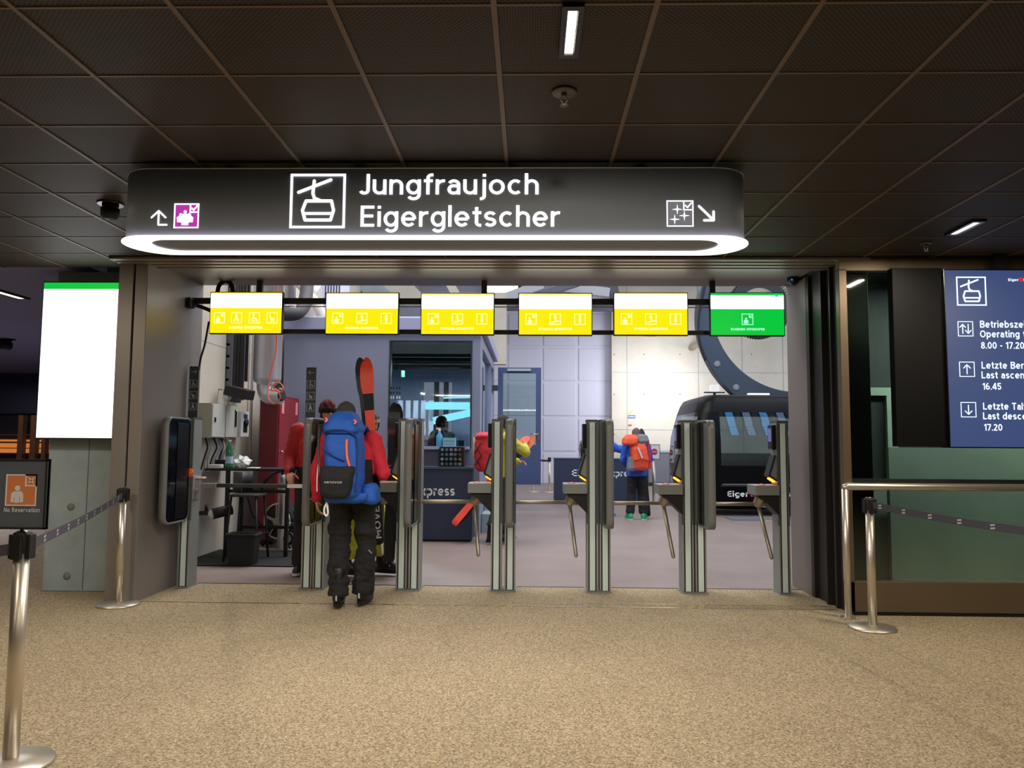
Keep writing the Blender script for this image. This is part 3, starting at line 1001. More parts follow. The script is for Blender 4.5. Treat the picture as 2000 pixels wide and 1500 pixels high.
picto(sign, 'gondola#', 565, 334, 676, 446, F0, TXT, w=.055)
picto(sign, 'persons#', 339, 394, 390, 446, F0, TXT, glow('magenta_panel', (205, 60, 190), 0.75), w=.07)
picto(sign, 'stars#', 1302, 391, 1354, 443, F0, TXT, glow('grey_panel', (140, 140, 145), 0.6), w=.055)
picto(sign, 'turn', 292, 400, 328, 442, F0, TXT, name='arrow', w=.075)
picto(sign, 'diag', 1364, 400, 1396, 433, F0, TXT, name='arrow', w=.11)

# ------------------------------------------------------------------ bright portrait screen on the pier
Y0 = 7.22
xa, za = XZ(68, 857, Y0); xb, zb = XZ(232, 550, Y0)
xb = -3.815
scr = thing('portrait_screen', 'tall bright white portrait screen with a green header on the concrete pier', 'screen', ((xa + xb) / 2, Y0, za))
b = MB(BLACK); b.box(xa, xb, Y0, Y0 + 0.10, za, zb); b.build('housing', scr, bevel=0.006)
b = MB(ANTH); b.box((xa + xb) / 2 - .2, (xa + xb) / 2 + .2, Y0 + .10, 7.4, (za + zb) / 2 - .2, (za + zb) / 2 + .2); b.build('wall_mount', scr)
b = MB(); F = Flat(b, (0, Y0 - .001, 0))
e = .012
F.rect(xa + e, za + e, xb - e, zb - e, SCR_W)
F.rect(xa + e, zb - .075, xb - e, zb - e, SCR_G, 2)
F.rect(xb - .075, zb - .10, xb - e, zb - .07, SCR_GM, 3)
F.text('8:40', xb - .062, zb - .092, .012, SCR_W, layer=4)
b.build('display', scr)

# ------------------------------------------------------------------ belt stanchions
def stanchion_proto(name, label, loc, group, H=1.0):
    r = thing(name, label, 'stanchion', loc, 0, group)
    b = MB(STEEL); b.lathe([(0.0, 0.0), (0.178, 0.0), (0.18, 0.008), (0.172, 0.018), (0.06, 0.028), (0.034, 0.034)], (0, 0, 0), 40); b.build('base', r, local=True)
    b = MB(STEEL); b.cyl((0, 0, .03), (0, 0, H - .075), .033, n=28); b.build('post', r, local=True)
    b = MB(BLACK)
    b.lathe([(.037, H - .095), (.040, H - .09), (.040, H - .012), (.034, H)], (0, 0, 0), 24)
    for a in (0, 90, 180, 270):
        c, s_ = math.cos(math.radians(a)), math.sin(math.radians(a))
        M4 = Matrix.Rotation(math.radians(a), 4, 'Z')
        b.box(.030, .050, -.024, .024, H - .12, H - .01, M4)
    b.build('belt_head', r, local=True, bevel=.004)
    b = MB(CHROME); b.lathe([(.026, H), (.024, H + .004), (0, H + .006)], (0, 0, 0), 20); b.build('cap', r, local=True)
    return r
GS = 'brushed steel belt stanchions'
near = gnd(20, 1494); far = gnd(231, 1182); right = gnd(1705, 1228)
sa = stanchion_proto('belt_stanchion', 'nearest steel stanchion, below the orange No Reservation sign', near, GS, 1.03)
dup(sa, far, 'steel stanchion standing beside the bronze entrance post')
dup(sa, right, 'steel stanchion standing by the handrail of the glass wall')
BELT = mat('belt_grey', (62, 60, 74), 0.75)
BELTM = mat('belt_mark', (176, 176, 172), 0.7)
def belt(name, label, A, B, z0, z1, sag, marks, h=.05):
    A, B = V((A[0], A[1], 0)), V((B[0], B[1], 0))
    d = (B - A); L = d.length; d.normalize()
    nrm = V((-d.y, d.x, 0))
    A2, B2 = A + d * .05, B - d * .05
    n = 24
    b = MB(BELT)
    up, dn = [], []
    rr = []
    def pt(t):
        p = A2.lerp(B2, t); p.z = z0 + (z1 - z0) * t - sag * 4 * t * (1 - t)
        return p
    for k in range(n + 1):
        p = pt(k / n)
        rr.append([p + nrm * .0012 + V((0, 0, -h / 2)), p + nrm * .0012 + V((0, 0, h / 2)), p - nrm * .0012 + V((0, 0, h / 2)), p - nrm * .0012 + V((0, 0, -h / 2))])
    b.rings(rr, smooth=False)
    b.m(BELTM)
    Lb = (B2 - A2).length
    k = 0
    s0 = .10
    while s0 < Lb - .08:
        for sgn in (1, -1):
            for dz in (.010, -.010):
                q = []
                for ds, dzz in ((-.021, -.007), (.021, -.001), (.021, .010), (-.021, .004)):
                    t = (s0 + ds) / Lb
                    p = pt(t) + nrm * sgn * .0018 + V((0, 0, dz + dzz - .002)); q.append(p)
                v = b.vs(q); b.f(v if sgn < 0 else v[::-1])
        s0 += marks
    return b.build(name, label=label, cat='barrier belt', group='grey barrier belts')
belt('barrier_belt', 'grey barrier belt running from the nearest stanchion to the entrance post', near, far, .955, .965, .02, .31)
away = V((near.x - 1.25, near.y - 1.6, 0))
st4 = dup(sa, (away.x, away.y, 0), 'steel stanchion beyond the picture edge holding the grey belt')
belt('barrier_belt', 'grey barrier belt leaving the nearest stanchion towards the picture edge', away, near, .96, .955, .03, .31)
off = V((2.98, 4.05, 0))
dup(sa, off, 'steel stanchion beyond the glass wall handrail holding the belt end')
belt('barrier_belt', 'grey barrier belt in front of the glass wall with pale dashes', right, off, .975, .965, .02, .31)

# No Reservation sign clipped on the nearest stanchion
Yn = near.y - .03
xa, za = XZ(-14, 1033, Yn); xb, zb = XZ(95, 897, Yn)
ns = thing('notice_sign', 'dark No Reservation sign with an orange person square, on the nearest stanchion', 'sign', (near.x, Yn, za - .02))
b = MB(mat('board_slate', (88, 97, 108), .6)); b.box(xa, xb, Yn, Yn + .02, za, zb); b.build('board', ns, bevel=.003)
b = MB(BLACK)
for q in ((xa, xb, za, za + .008), (xa, xb, zb - .008, zb), (xa, xa + .008, za, zb), (xb - .008, xb, za, zb)): b.box(q[0], q[1], Yn - .006, Yn + .022, q[2], q[3])
b.build('frame', ns)
b = MB(BLACK); b.cyl((near.x, near.y - .008, 1.035), (near.x, near.y - .008, za + .02), .008, n=10); b.build('clip', ns)
picto(ns, 'crosscorner#', 10, 925, 74, 988, Yn - .001, PAINTW, ORANGE_P, w=.05)
b = MB(); F = Flat(b, (0, Yn, 0)); p, q = at(8, 1000, Yn), at(78, 1000, Yn)
F.text('No Reservation', p.x, p.z, at(8, 991, Yn).z - p.z, PAINTW, q.x - p.x, 2, bold=.01)
b.build('lettering', ns)

# ------------------------------------------------------------------ handrail and blue timetable screen on the glass wall
pb = gnd(1657, 1208)
hr = thing('handrail', 'brushed steel handrail in front of the glass wall', 'handrail', (pb.x, pb.y, 0))
zr = at(1657, 950, pb.y).z
b = MB(STEEL); b.cyl((pb.x, pb.y, .012), (pb.x, pb.y, zr - .02), .029, n=24); b.build('post', hr)
b = MB(STEEL); b.tube([(pb.x, pb.y, zr - .02), (pb.x + .004, pb.y, zr - .006), (pb.x + .02, pb.y, zr), (5.6, pb.y, zr)], .031, 24); b.build('rail', hr)
b = MB(STEEL); b.box(pb.x - .07, pb.x + .07, pb.y - .06, pb.y + .06, 0, .012)
for dx in (-.055, .055):
    for dy in (-.045, .045): b.cyl((pb.x + dx, pb.y + dy, .012), (pb.x + dx, pb.y + dy, .02), .008, n=8)
b.build('foot_plate', hr)
b = MB(STEEL); b.cyl((5.57, pb.y, .012), (5.57, pb.y, zr), .029, n=24); b.build('post', hr)

YT = 6.60
ts = thing('timetable_screen', 'tall blue timetable screen with white operating times on the glass wall', 'screen', (at(1760, 872, YT).x, YT, at(1760, 872, YT).z))
xa, za = XZ(1757, 872, YT); xm = at(1857, 872, YT).x; zb = at(1850, 528, YT).z
xe = xm + (zb - za) * 9 / 16
b = MB(mat('housing_black', (5, 5, 7), .5, 0, .2)); b.box(xa, xm, YT + .04, YT + .13, za, zb + .03); b.build('side_housing', ts, bevel=.004)
b = MB(BLACK_G); b.box(xm - .008, xe + .01, YT, YT + .13, za - .01, zb + .01); b.build('housing', ts, bevel=.004)
b = MB(); F = Flat(b, (0, YT, 0)); F.rect(xm, za, xe, zb, SCR_N)
def ttext(s_, px, py, cap, width=None):
    p = at(px, py, YT); z1 = at(px, py - cap, YT).z
    F.text(s_, p.x, p.z, z1 - p.z, SCR_T, width, 2, bold=.014)
for k, (yy, lines, num) in enumerate(((640, ('Betriebszeiten', 'Operating times'), '8.00 - 17.20'), (720, ('Letzte Bergfahrt', 'Last ascent'), '16.45'), (800, ('Letzte Talfahrt', 'Last descent'), '17.20'))):
    ttext(lines[0], 1914 + 3 * k, yy, 13.6); ttext(lines[1], 1914 + 3 * k, yy + 19, 13.6); ttext(num, 1916 + 3 * k, yy + 41, 13)
    p, q = at(1871 + 3 * k, 657 + 79 * k, YT), at(1900 + 3 * k, 630 + 79 * k, YT)
    F.icon(('both#', 'up#', 'down#')[k], p.x, p.z, q.x - p.x, SCR_T, 2, .06)
p, q = at(1869, 597, YT), at(1925, 543, YT)
F.icon('gondola#', p.x, p.z, q.x - p.x, SCR_T, 2, .055)
p = at(1969, 549, YT); F.text('Eiger', p.x, p.z, .022, SCR_T, at(1989, 549, YT).x - p.x, 2, bold=.02)
REDX = glow('flag_red', (230, 30, 60), .9)
p, q = at(1990, 550, YT), at(1997, 542, YT); F.rect(p.x, p.z, q.x, q.z, REDX, 2)
p = at(1999, 549, YT); F.text('Express', p.x, p.z, .022, SCR_T, None, 2, bold=.02)
b.build('display', ts)
b = MB(BLACK); b.box(xm + .1, xm + .3, YT + .13, GW + .034, za + .5, zb - .4); b.build('wall_mount', ts)
b = MB(BLACK); b.box(at(1946, 500, YT).x, at(1970, 500, YT).x, YT + .02, YT + .1, zb + .01, CEIL - .001); b.build('hanger', ts)

# black round sensor at the corner of the header
c = at(1549, 546, 7.7)
r = thing('sensor', 'black round sensor under the header beside the green screen', 'sensor', (c.x, 7.7, c.z))
b = MB(BLACK_G); b.ball(c, .062, 18); b.build('housing', r)
b = MB(BLACK); b.cyl((c.x + .05, 7.7, c.z + .03), (RJ - .001, 7.7, c.z + .05), .02, n=10); b.cyl(c, (c.x, 7.7, 3.129), .022, n=10); b.build('bracket', r)
b = MB(glow('blue_led', (80, 120, 255), .8)); b.ball(c + V((-.03, -.05, -.012)), .010, 8); b.build('indicator_light', r)

# ================================================================== BOARDING SCREENS
YS = 7.80
rails = thing('screen_rail', 'pair of dark horizontal rails carrying the row of boarding screens', 'rail', (0, YS + .1, 2.6))
zt, zl = zof(589, YS + .08), zof(649, YS + .08)
b = MB(ANTH); b.box(LJ, at(1390, 590, YS).x, YS + .07, YS + .105, zt - .03, zt + .03); b.build('upper_rail', rails)
b = MB(ANTH); b.box(at(410, 648, YS).x, at(1390, 648, YS).x, YS + .07, YS + .105, zl - .022, zl + .022); b.build('lower_rail', rails)
b = MB(ALU); b.box(at(550, 590, YS).x, at(1390, 590, YS).x, YS + .09, YS + .10, zt - .06, zt - .05); b.build('cable', rails)
for px in (502, 945, 1395):
    x = at(px, 560, YS).x
    b = MB(ANTH); b.box(x - .028, x + .028, YS + .07, YS + .11, zt, 3.129); b.build('hanger', rails)
screens = [(408, 570, 553, 652, 'Y4', 'yellow boarding screen with four pictograms, nearest the concrete pier side'),
           (635, 571, 779, 653, 'Y3', 'yellow boarding screen above the skier with the blue backpack'),
           (821, 572, 966, 654, 'Y3', 'yellow boarding screen above the booth window'),
           (1012, 572, 1157, 655, 'Y3', 'yellow boarding screen above the open blue door and panel wall'),
           (1197, 571, 1345, 655, 'Y3', 'yellow boarding screen next to the green screen'),
           (1384, 571, 1535, 656, 'G', 'green boarding screen above the black cable car cabin')]
for (x0, y0, x1, y1, kind, label) in screens:
    a, c = at((x0 + x1) / 2 - 72.5, y1, YS), at((x0 + x1) / 2 + 72.5, y0, YS)
    xa, xb, za, zb = a.x, c.x, a.z, c.z
    r = thing('boarding_screen', label, 'screen', ((xa + xb) / 2, YS, za), 0, 'boarding screens over the gates')
    b = MB(BLACK); b.box(xa, xb, YS, YS + .055, za, zb); b.build('housing', r, bevel=.004)
    b = MB(ANTH); b.box((xa + xb) / 2 - .06, (xa + xb) / 2 + .06, YS + .05, YS + .0695, zl - .04, zt + .04); b.build('mount', r)
    b = MB(); F = Flat(b, (0, YS - .001, 0)); e = .009
    xa += e; xb -= e; za += e; zb -= e
    h = zb - za; wd = xb - xa
    col = SCR_G if kind == 'G' else SCR_Y
    ic = SCR_GI if kind == 'G' else SCR_YI
    F.rect(xa, za, xb, zb, col)
    F.rect(xa, zb - h * .38, xb, zb - h * (.055 if kind == 'G' else .03), SCR_W, 2)
    if kind == 'G':
        F.rect(xb - wd * .12, zb - h * .09, xb - wd * .075, zb - h * .03, SCR_GM, 3)
    icons = {'Y4': ('single', 'walker', 'wheelchair', 'stroller'), 'Y3': ('single', 'skier', 'standing'), 'G': ('single',)}[kind]
    pos = {4: (.13, .37, .62, .87), 3: (.165, .5, .84), 1: (.5,)}[len(icons)]
    for ik, px in zip(icons, pos):
        z_ = h * .27
        F.icon(ik + '#', xa + wd * px - z_ / 2, za + h * .24, z_, ic, 2, .08)
    F.text('BOARDING OFFEN/OPEN', xa + wd * .5, za + h * .11, h * .055, ic, wd * .46, 2, bold=.05, center=True)
    b.build('display', r)
# cables of the first screen
a = at(366, 592, 7.78); a.x = LJ + .02
r = thing('screen_cable', 'black cable from a wall socket on the entrance jamb to the yellow screen', 'cable', a)
b = MB(BLACK); b.box(LJ, LJ + .05, 7.72, 7.84, a.z - .05, a.z + .05); b.build('socket', r, bevel=.01)
b = MB(RUBBER); b.tube(spline([a + V((.02, 0, -.02)), at(385, 597, 7.9), at(405, 604, 7.92), at(420, 612, 7.9)]), .02, 10)
b.build('hose', r)
b = MB(RUBBER); b.tube(spline([at(408, 628, 7.9), at(400, 672, 7.95), at(392, 700, 7.93), at(389, 722, 7.90)]), .011, 8)
b.build('screen_cable', label='thin black cable hanging from the yellow screen to the pictogram plate', cat='cable')
b = MB(RUBBER); b.tube(spline([at(424, 578, 7.93), at(428, 558, 7.93), at(440, 549, 7.93), at(452, 556, 7.93), at(456, 578, 7.93)]), .022, 10)
b.build('cable_loop', label='thick black cable loop above the yellow screen with four pictograms', cat='cable')

# ================================================================== GATES
YG = 7.74
PH = 1.685
def gate_post(r, front=True):
    b = MB(POSTG); b.box(-.052, .052, -.105, .105, .012, PH - .012); b.build('post', r, local=True, bevel=.006)
    b = MB(POSTG); b.box(-.062, .062, -.13, .13, 0, .012); b.build('base_plate', r, local=True)
    b = MB(POSTD); b.box(-.053, .053, -.107, .107, PH - .02, PH); b.build('cap', r, local=True)
    b = MB(INLAY); b.box(-.026, .026, -.109, -.104, .02, PH - .03); b.build('inlay', r, local=True)
    b = MB(BLACK); b.box(-.037, -.0275, -.1075, -.104, .02, PH - .03); b.box(.0275, .037, -.1075, -.104, .02, PH - .03); b.build('seam', r, local=True)
    b = MB(ALU); b.box(-.0535, -.044, -.108, -.102, .02, .66); b.box(.044, .0535, -.108, -.102, .02, .66); b.build('edge_strip', r, local=True)
    b = MB(POSTD); b.box(-.0545, -.042, -.109, -.09, .66, PH - .02); b.box(.042, .0545, -.109, -.09, .66, PH - .02); b.build('edge_cover', r, local=True)

def tripod_gate(loc, label):
    r = thing('turnstile', label, 'turnstile', loc, 0, 'tripod turnstiles')
    gate_post(r)
    b = MB(POSTG); b.box(-.285, -.05, -.15, .15, .955, 1.052); b.build('housing', r, local=True, bevel=.006)
    b = MB(BLACK); b.prism([(-.05, .95), (-.255, .95), (-.235, .925), (-.19, .90), (-.05, .76)], (0, .12, 0), (1, 0, 0), (0, 0, 1), 0, .24); b.build('bracket', r, local=True)
    hub = V((-.215, 0, .872)); ax = V((-.55, 0, -.8)).normalized()
    b = MB(STEEL_D); b.tube([hub - ax * .085, hub - ax * .05, hub + ax * .03, hub + ax * .045], [.062, .066, .046, .034], 20); b.build('hub', r, local=True)
    for d, L in (((-1, 0, -.01), .52), ((.10, -.42, -.90), .54), ((.45, .88, -.12), .40)):
        d = V(d).normalized()
        b = MB(STEEL_D)
        s = hub + ax * .012 + d * .02
        b.tube([s, s + d * (L - .012), s + d * L], [.0185, .0185, .012], 14)
        b.build('arm', r, local=True)
    b = MB(BLACK_G); b.box(-.092, -.051, -.07, .07, 1.40, 1.645); b.build('ticket_reader', r, local=True, bevel=.008)
    rd = [c for c in kids(r) if c.name.startswith('ticket_reader')][0]
    b = MB(glow('reader_display', (150, 165, 255), .3)); b.box(-.0945, -.091, -.045, .045, 1.48, 1.61); b.build('display', rd, local=True)
    b = MB(POSTG); b.prism([(-.05, 1.34), (-.05, 1.10), (-.12, 1.145), (-.07, 1.34)], (0, .06, 0), (1, 0, 0), (0, 0, 1), 0, .12); b.build('scanner', r, local=True)
    sc = [c for c in kids(r) if c.name.startswith('scanner')][0]
    b = MB(BLACK)
    b.bar((-.066, 0, 1.345), (-.128, 0, 1.14), .15, .016, (1, 0, 0)); b.bar((-.128, 0, 1.145), (-.05, 0, 1.095), .15, .016, (1, 0, 0))
    b.build('rim', sc, local=True)
    b = MB(AMBER); b.bar((-.112, 0, 1.118), (-.06, 0, 1.082), .07, .02, (1, 0, 0)); b.build('scan_light', sc, local=True)
    b = MB(mat('pink_hand_mark', (226, 120, 110), .5)); b.lathe([(.04, 1.052), (.036, 1.058), (.012, 1.064), (0, 1.066)], (-.2, -.06, 0), 16); b.build('touch_mark', r, local=True)
    return r

SMOKE = glass('smoked_acrylic', (150, 152, 158), 0.75, 0.08)
def side_panel_gate(loc, label):
    r = thing('lane_panel', label, 'lane barrier', loc, 0, 'acrylic side panels between the lanes')
    gate_post(r)
    prof = rrect(-.596, .664, -.10, PH - .014, .081, 7)
    b = MB(SMOKE); b.prism([(y, z) for y, z in prof], (-.03, 0, 0), (0, 1, 0), (0, 0, 1), 0, .06); b.build('acrylic_shell', r, local=True)
    b = MB(PLEXI)
    inner = rrect(-.60, .66, -.10, PH - .01, .085, 7); inn2 = rrect(-.582, .678, -.11, PH - .028, .07, 7)
    b.rings([[(-.034, y, z) for y, z in inner], [(.034, y, z) for y, z in inner], [(.034, y, z) for y, z in inn2], [(-.034, y, z) for y, z in inn2]], closed=True)
    b.build('shell_edge', r, local=True)
    b = MB(BLACK_G); b.box(.031, .036, -.40, -.17, .70, 1.62); b.build('inner_cover', r, local=True, bevel=.002)
    return r

xg = lambda px: at(px, 1100, YG - .1).x
TG = [(784, 'tripod turnstile beside the person in yellow ski trousers'), (969, 'tripod turnstile in front of the person with the red backpack'),
      (1157, 'tripod turnstile in front of the far counter with the white lettering'), (1344, 'tripod turnstile in front of the cable car cabin, next to the orange-backpack person'),
      (1533, 'tripod turnstile standing alone beside the bronze door jamb')]
first = None
for px, label in TG:
    if first is None: first = tripod_gate((xg(px), YG, 0), label)
    else: dup(first, (xg(px), YG, 0), label)
PG = [(358, 'acrylic lane panel at the bar gate beside the bronze entrance post'), (622, 'acrylic lane panel behind the skier with the blue backpack'),
      (809, 'acrylic lane panel in front of the dark counter by the booth'), (996, 'acrylic lane panel in front of the yellow-sleeved person'),
      (1182, 'acrylic lane panel between the far counter lettering halves'), (1369, 'acrylic lane panel in front of the black cabin glass')]
first = None
for px, label in PG:
    if first is None: first = side_panel_gate((xg(px), YG, 0), label)
    else: dup(first, (xg(px), YG, 0), label)
# closing post of the bar gate
xl, xr = xg(358), xg(599)
r = thing('gate_post', 'closing post of the bar gate, between red-jacket man and blue backpack', 'gate post', (xr, YG, 0))
gate_post(r)
# swinging bar
zb_ = zof(953, YG)
r = thing('bar_gate', 'dark horizontal swing bar with a white label across the wide lane', 'gate', (xl + .1, YG, zb_))
b = MB(ANTH); b.box(xl + .10, xr - .075, YG - .02, YG + .02, zb_ - .02, zb_ + .02); b.build('bar', r, bevel=.008)
b = MB(ALU); b.box(xl + .11, xl + .27, YG - .022, YG + .022, zb_ - .022, zb_ + .022); b.build('sleeve', r, bevel=.006)
b = MB(PAINTW); b.box(xr - .24, xr - .08, YG - .0225, YG - .019, zb_ - .018, zb_ + .018); b.build('tag', r)
b = MB(ALU); b.box(xl + .054, xl + .066, YG - .09, YG + .09, zb_ - .14, zb_ + .10); b.box(xl + .066, xl + .11, YG - .03, YG + .03, zb_ - .05, zb_ + .05); b.build('hinge', r, bevel=.004)
b = MB(ALU); b.box(xr - .075, xr - .054, YG - .05, YG + .05, zb_ - .14, zb_ + .06); b.build('latch', r, bevel=.004)
b = MB(mat('cream_plastic', (226, 206, 190), .5)); b.box(xl + .066, xl + .14, YG - .04, YG + .04, zb_ + .07, zb_ + .085); b.build('card_tray', r)
b = MB(ORANGE); b.lathe([(0, -.012), (.04, -.01), (.045, 0)], (xl + .03, YG - .112, zb_ + .13), 20, 'Y'); b.build('push_button', label='round orange push button on the post of the bar gate', cat='button')
PLATE = mat('plate_slate', (50, 58, 66), .5)
for i, (x0, x1, y0, y1, ar, label) in enumerate(((371, 389, 716, 818, 'rightward', 'narrow pictogram plate on the post beside the bronze jamb'), (599, 618, 718, 819, 'leftward', 'narrow pictogram plate next to the patterned hat of the red-jacket man'))):
    xa, xb = (xl - .02, xl + .085) if False else (at(x0, 770, YG + .12).x, at(x1, 770, YG + .12).x)
    za, zb2 = PH + .002, at(x0, y0, YG + .12).z
    cx = (xa + xb) / 2
    r = thing('pictogram_plate', label, 'sign', (cx, YG + .1, za), 0, 'narrow pictogram plates on the gate posts')
    b = MB(PLATE); b.box(xa, xb, YG + .09, YG + .102, za - .0, zb2); b.build('plate', r)
    b = MB(); F = Flat(b, (0, YG + .09, 0))
    wd = xb - xa; z_ = wd * .8
    seq = [ar] + (['wheelchair#', 'stroller#', 'walker#'])
    zz = zb2 - .10
    for k, ik in enumerate(seq):
        F.icon(ik, cx - z_ / 2, zz - (.0 if k else -.005), z_, PAINTG, 1, .06)
        zz -= .118
    b.build('pictogram', r)

# ================================================================== THE BOARDING HALL
CABG = mat('cabinet_slate', (112, 112, 122), .5)
# ------------------------------------------------------------------ booth
BY0, BY1, BZ = 12.0, 16.6, 3.42
bx0, bx1 = at(553, 760, BY0).x, at(938, 760, BY0).x
wx0, wz0 = XZ(760, 871, BY0); wx1, wz1 = XZ(920, 668, BY0)
BFL = 0.6
booth = thing('booth', 'blue-grey control booth with a large front window in the boarding hall', 'booth', ((bx0 + bx1) / 2, (BY0 + BY1) / 2, 0))
b = MB(BOOTH)
t = .12
b.box(bx0, wx0, BY0, BY0 + t, 0, BZ - .25); b.box(wx1, bx1, BY0, BY0 + t, 0, BZ - .25)
b.box(wx0, wx1, BY0, BY0 + t, 0, wz0); b.box(wx0, wx1, BY0, BY0 + t, wz1, BZ - .25)
b.box(bx0, bx0 + t, BY0 + t, BY1, 0, BZ - .25)
b.build('front_wall', booth)
b = MB(BOOTH)
# side wall with glazing and door opening
b.box(bx1 - t, bx1, BY0 + t, BY0 + .5, 0, BZ - .25); b.box(bx1 - t, bx1, BY0 + .5, BY1, 3.0, BZ - .25)
b.box(bx1 - t, bx1, BY0 + .5, BY1 - 1.3, 0, 1.0); b.box(bx1 - t, bx1, BY1 - .25, BY1, 0, 3.0); b.box(bx1 - t, bx1, BY1 - 1.4, BY1 - 1.3, 0, 3.0)
b.build('side_wall', booth)
b = MB(G_CLEAR); b.box(bx1 - .07, bx1 - .06, BY0 + .5, BY1 - 1.4, 1.0, 3.0); b.build('side_pane', booth)
b = MB(BOOTH)
b.box(bx0 + t, wx0 - .1, BY1 - t, BY1, 0, BZ - .25); b.box(bx1 - .9, bx1, BY1 - t, BY1, 0, BZ - .25)
b.box(wx0 - .1, bx1 - .9, BY1 - t, BY1, 0, 1.5); b.box(wx0 - .1, bx1 - .9, BY1 - t, BY1, 2.75, BZ - .25)
b.m(ANTH)
for k in (0.35, 0.75):
    x = wx0 + (bx1 - .9 - wx0) * k
    b.box(x - .05, x + .05, BY1 - t, BY1, 1.5, 2.75)
b.build('rear_wall', booth)
b = MB(BOOTH_L); b.box(bx0 - .05, bx1 + .08, BY0 - .08, BY1 + .05, BZ - .22, BZ); b.build('roof', booth, bevel=.02)
b = MB(BOOTH); b.box(bx0 + t, bx1 - t, BY0 + t, BY1 - t, BFL - .1, BFL); b.build('raised_floor', booth)
b = MB(ANTH); b.box(bx0 + t, bx1 - t, BY0 + t, BY1 - t, 3.05, 3.12)
for k in range(3): b.box(bx0 + t, bx1 - t, BY0 + .6 + 1.1 * k, BY0 + .75 + 1.1 * k, 2.86, 3.05)
b.build('inner_ceiling', booth)
b = MB(ANTH)
e = .022
b.box(wx0 - e, wx1 + e, BY0 - .012, BY0 + .02, wz0 - e, wz0); b.box(wx0 - e, wx1 + e, BY0 - .012, BY0 + .02, wz1, wz1 + e)
b.box(wx0 - e, wx0, BY0 - .012, BY0 + .02, wz0, wz1); b.box(wx1, wx1 + e, BY0 - .012, BY0 + .02, wz0, wz1)
wf = b.build('window_frame', booth)
b = MB(G_CLEAR); b.box(wx0, wx1, BY0 + .03, BY0 + .04, wz0, wz1); b.build('pane', wf)
b = MB(BLACK); F = Flat(b, (0, BY0 + .028, 0))
for i in range(4):
    for j in range(3):
        p = at(764 + 5 * i - (1 if i < 2 else -1), 758 + 9 * j, BY0)
        F.rect(p.x - .01, p.z - .02, p.x + .01, p.z + .02, BLACK if j < 2 else PAINTW)
b.build('window_sticker', wf)
b = MB(glow('cyan_band_glow', (150, 235, 255), 1.6))  # made-up glowing bars that mimic bright cyan bands behind the glass
p, q = at(832, 800, 15.4), at(918, 786, 15.4)
b.box(p.x, q.x, 15.3, 15.36, p.z, q.z); b.bar(at(846, 822, 15.0), at(920, 806, 15.0), .03, .14)
b.bar(at(866, 777, 15.2), at(918, 776, 15.2), .03, .03)
b.build('cyan_band', booth)
b = MB(PANELW)
for k in range(5):
    p = at(782 + 15 * k, 800, 15.6); b.box(p.x - .05, p.x + .05, 15.6, 15.66, 1.6, 2.3)
b.build('rack', booth)
b = MB(glow('exit_pictogram', (90, 255, 170), 1.5)); p = at(787, 730, 14.4); b.box(p.x - .03, p.x + .03, 14.4, 14.44, p.z - .06, p.z + .06); b.build('exit_light', booth)
area('booth_lamp', (-2.1, 14.3, 2.84), (1.6, .2), 90, (.85, .95, 1.0))
b = MB(CONC_G); b.box(bx1 + .01, bx1 + .34, 12.5, 15.4, 0, .3)
b.box(bx1 + .01, bx1 + .2, 13.2, 15.4, .3, .58)
b.build('step', label='concrete steps along the side of the booth', cat='steps')

# open blue door of the booth
DY = 16.3
xa, za = XZ(971, 946, DY); xb, zb = XZ(1057, 718, DY)
dr = thing('booth_door', 'blue glazed door standing open at the end of the booth', 'door', ((xa + xb) / 2, DY, za))
dw = .11
gz = at(1000, 869, DY).z
b = MB(DOORB); b.box(xa, xa + dw, DY, DY + .05, za, zb); b.box(xb - dw, xb, DY, DY + .05, za, zb); b.box(xa + dw, xb - dw, DY, DY + .05, zb - .12, zb); b.box(xa + dw, xb - dw, DY, DY + .05, za, gz)
b.build('leaf', dr)
b = MB(G_CLEAR); b.box(xa + dw, xb - dw, DY + .02, DY + .03, gz, zb - .12); b.build('pane', dr)
b = MB(ALU); b.box(xa + .2, xa + .7, DY - .06, DY, zb - .08, zb - .03); b.build('door_closer', dr)
b = MB(CHROME); hz = at(1040, 848, DY).z; b.cyl((xb - .05, DY, hz), (xb - .05, DY - .05, hz), .02); b.cyl((xb - .05, DY - .05, hz), (xb - .22, DY - .055, hz), .012); b.box(xb - .075, xb - .025, DY - .008, DY, hz - .14, hz + .04); b.build('handle', dr)
b = MB(ANTH); b.box(xa - .12, xa, DY + .0, DY + .04, zb - .5, zb - .38); b.box(xa - .12, xa, DY, DY + .04, za + .3, za + .42); b.build('hinge', dr)

# items on the booth sill
cx = at(859, 868, 11.9)
r = thing('spray_bottle', 'blue spray bottle beside the tissue box under the booth window', 'bottle', (cx.x, 11.86, wz0 - .0))
sh = MB(BOOTH_L); sh.box(at(800, 870, 11.9).x, wx1, 11.72, BY0 - .013, wz0 - .045, wz0 - .002); sh.build('sill', booth)
BLUEB = mat('blue_bottle', (80, 160, 200), .35)
b = MB(BLUEB); b.lathe([(0, 0), (.045, 0), (.05, .02), (.05, .16), (.02, .21), (.018, .23)], (cx.x, 11.84, wz0), 18); b.build('body', r)
b = MB(WHITE_P); b.lathe([(.02, .23), (.02, .26), (0, .262)], (cx.x, 11.84, wz0), 14); b.box(cx.x - .05, cx.x + .015, 11.83, 11.85, wz0 + .26, wz0 + .285); b.build('spray_head', r)
p, q = at(866, 868, 11.84), at(890, 855, 11.84)
r = thing('tissue_box', 'light blue patterned tissue box under the booth window', 'box', ((p.x + q.x) / 2, 11.84, wz0))
b = MB(mat('tissue_box_blue', (140, 190, 205), .6)); b.box(p.x, q.x, 11.76, 11.92, wz0, q.z)
b.build('carton', r)
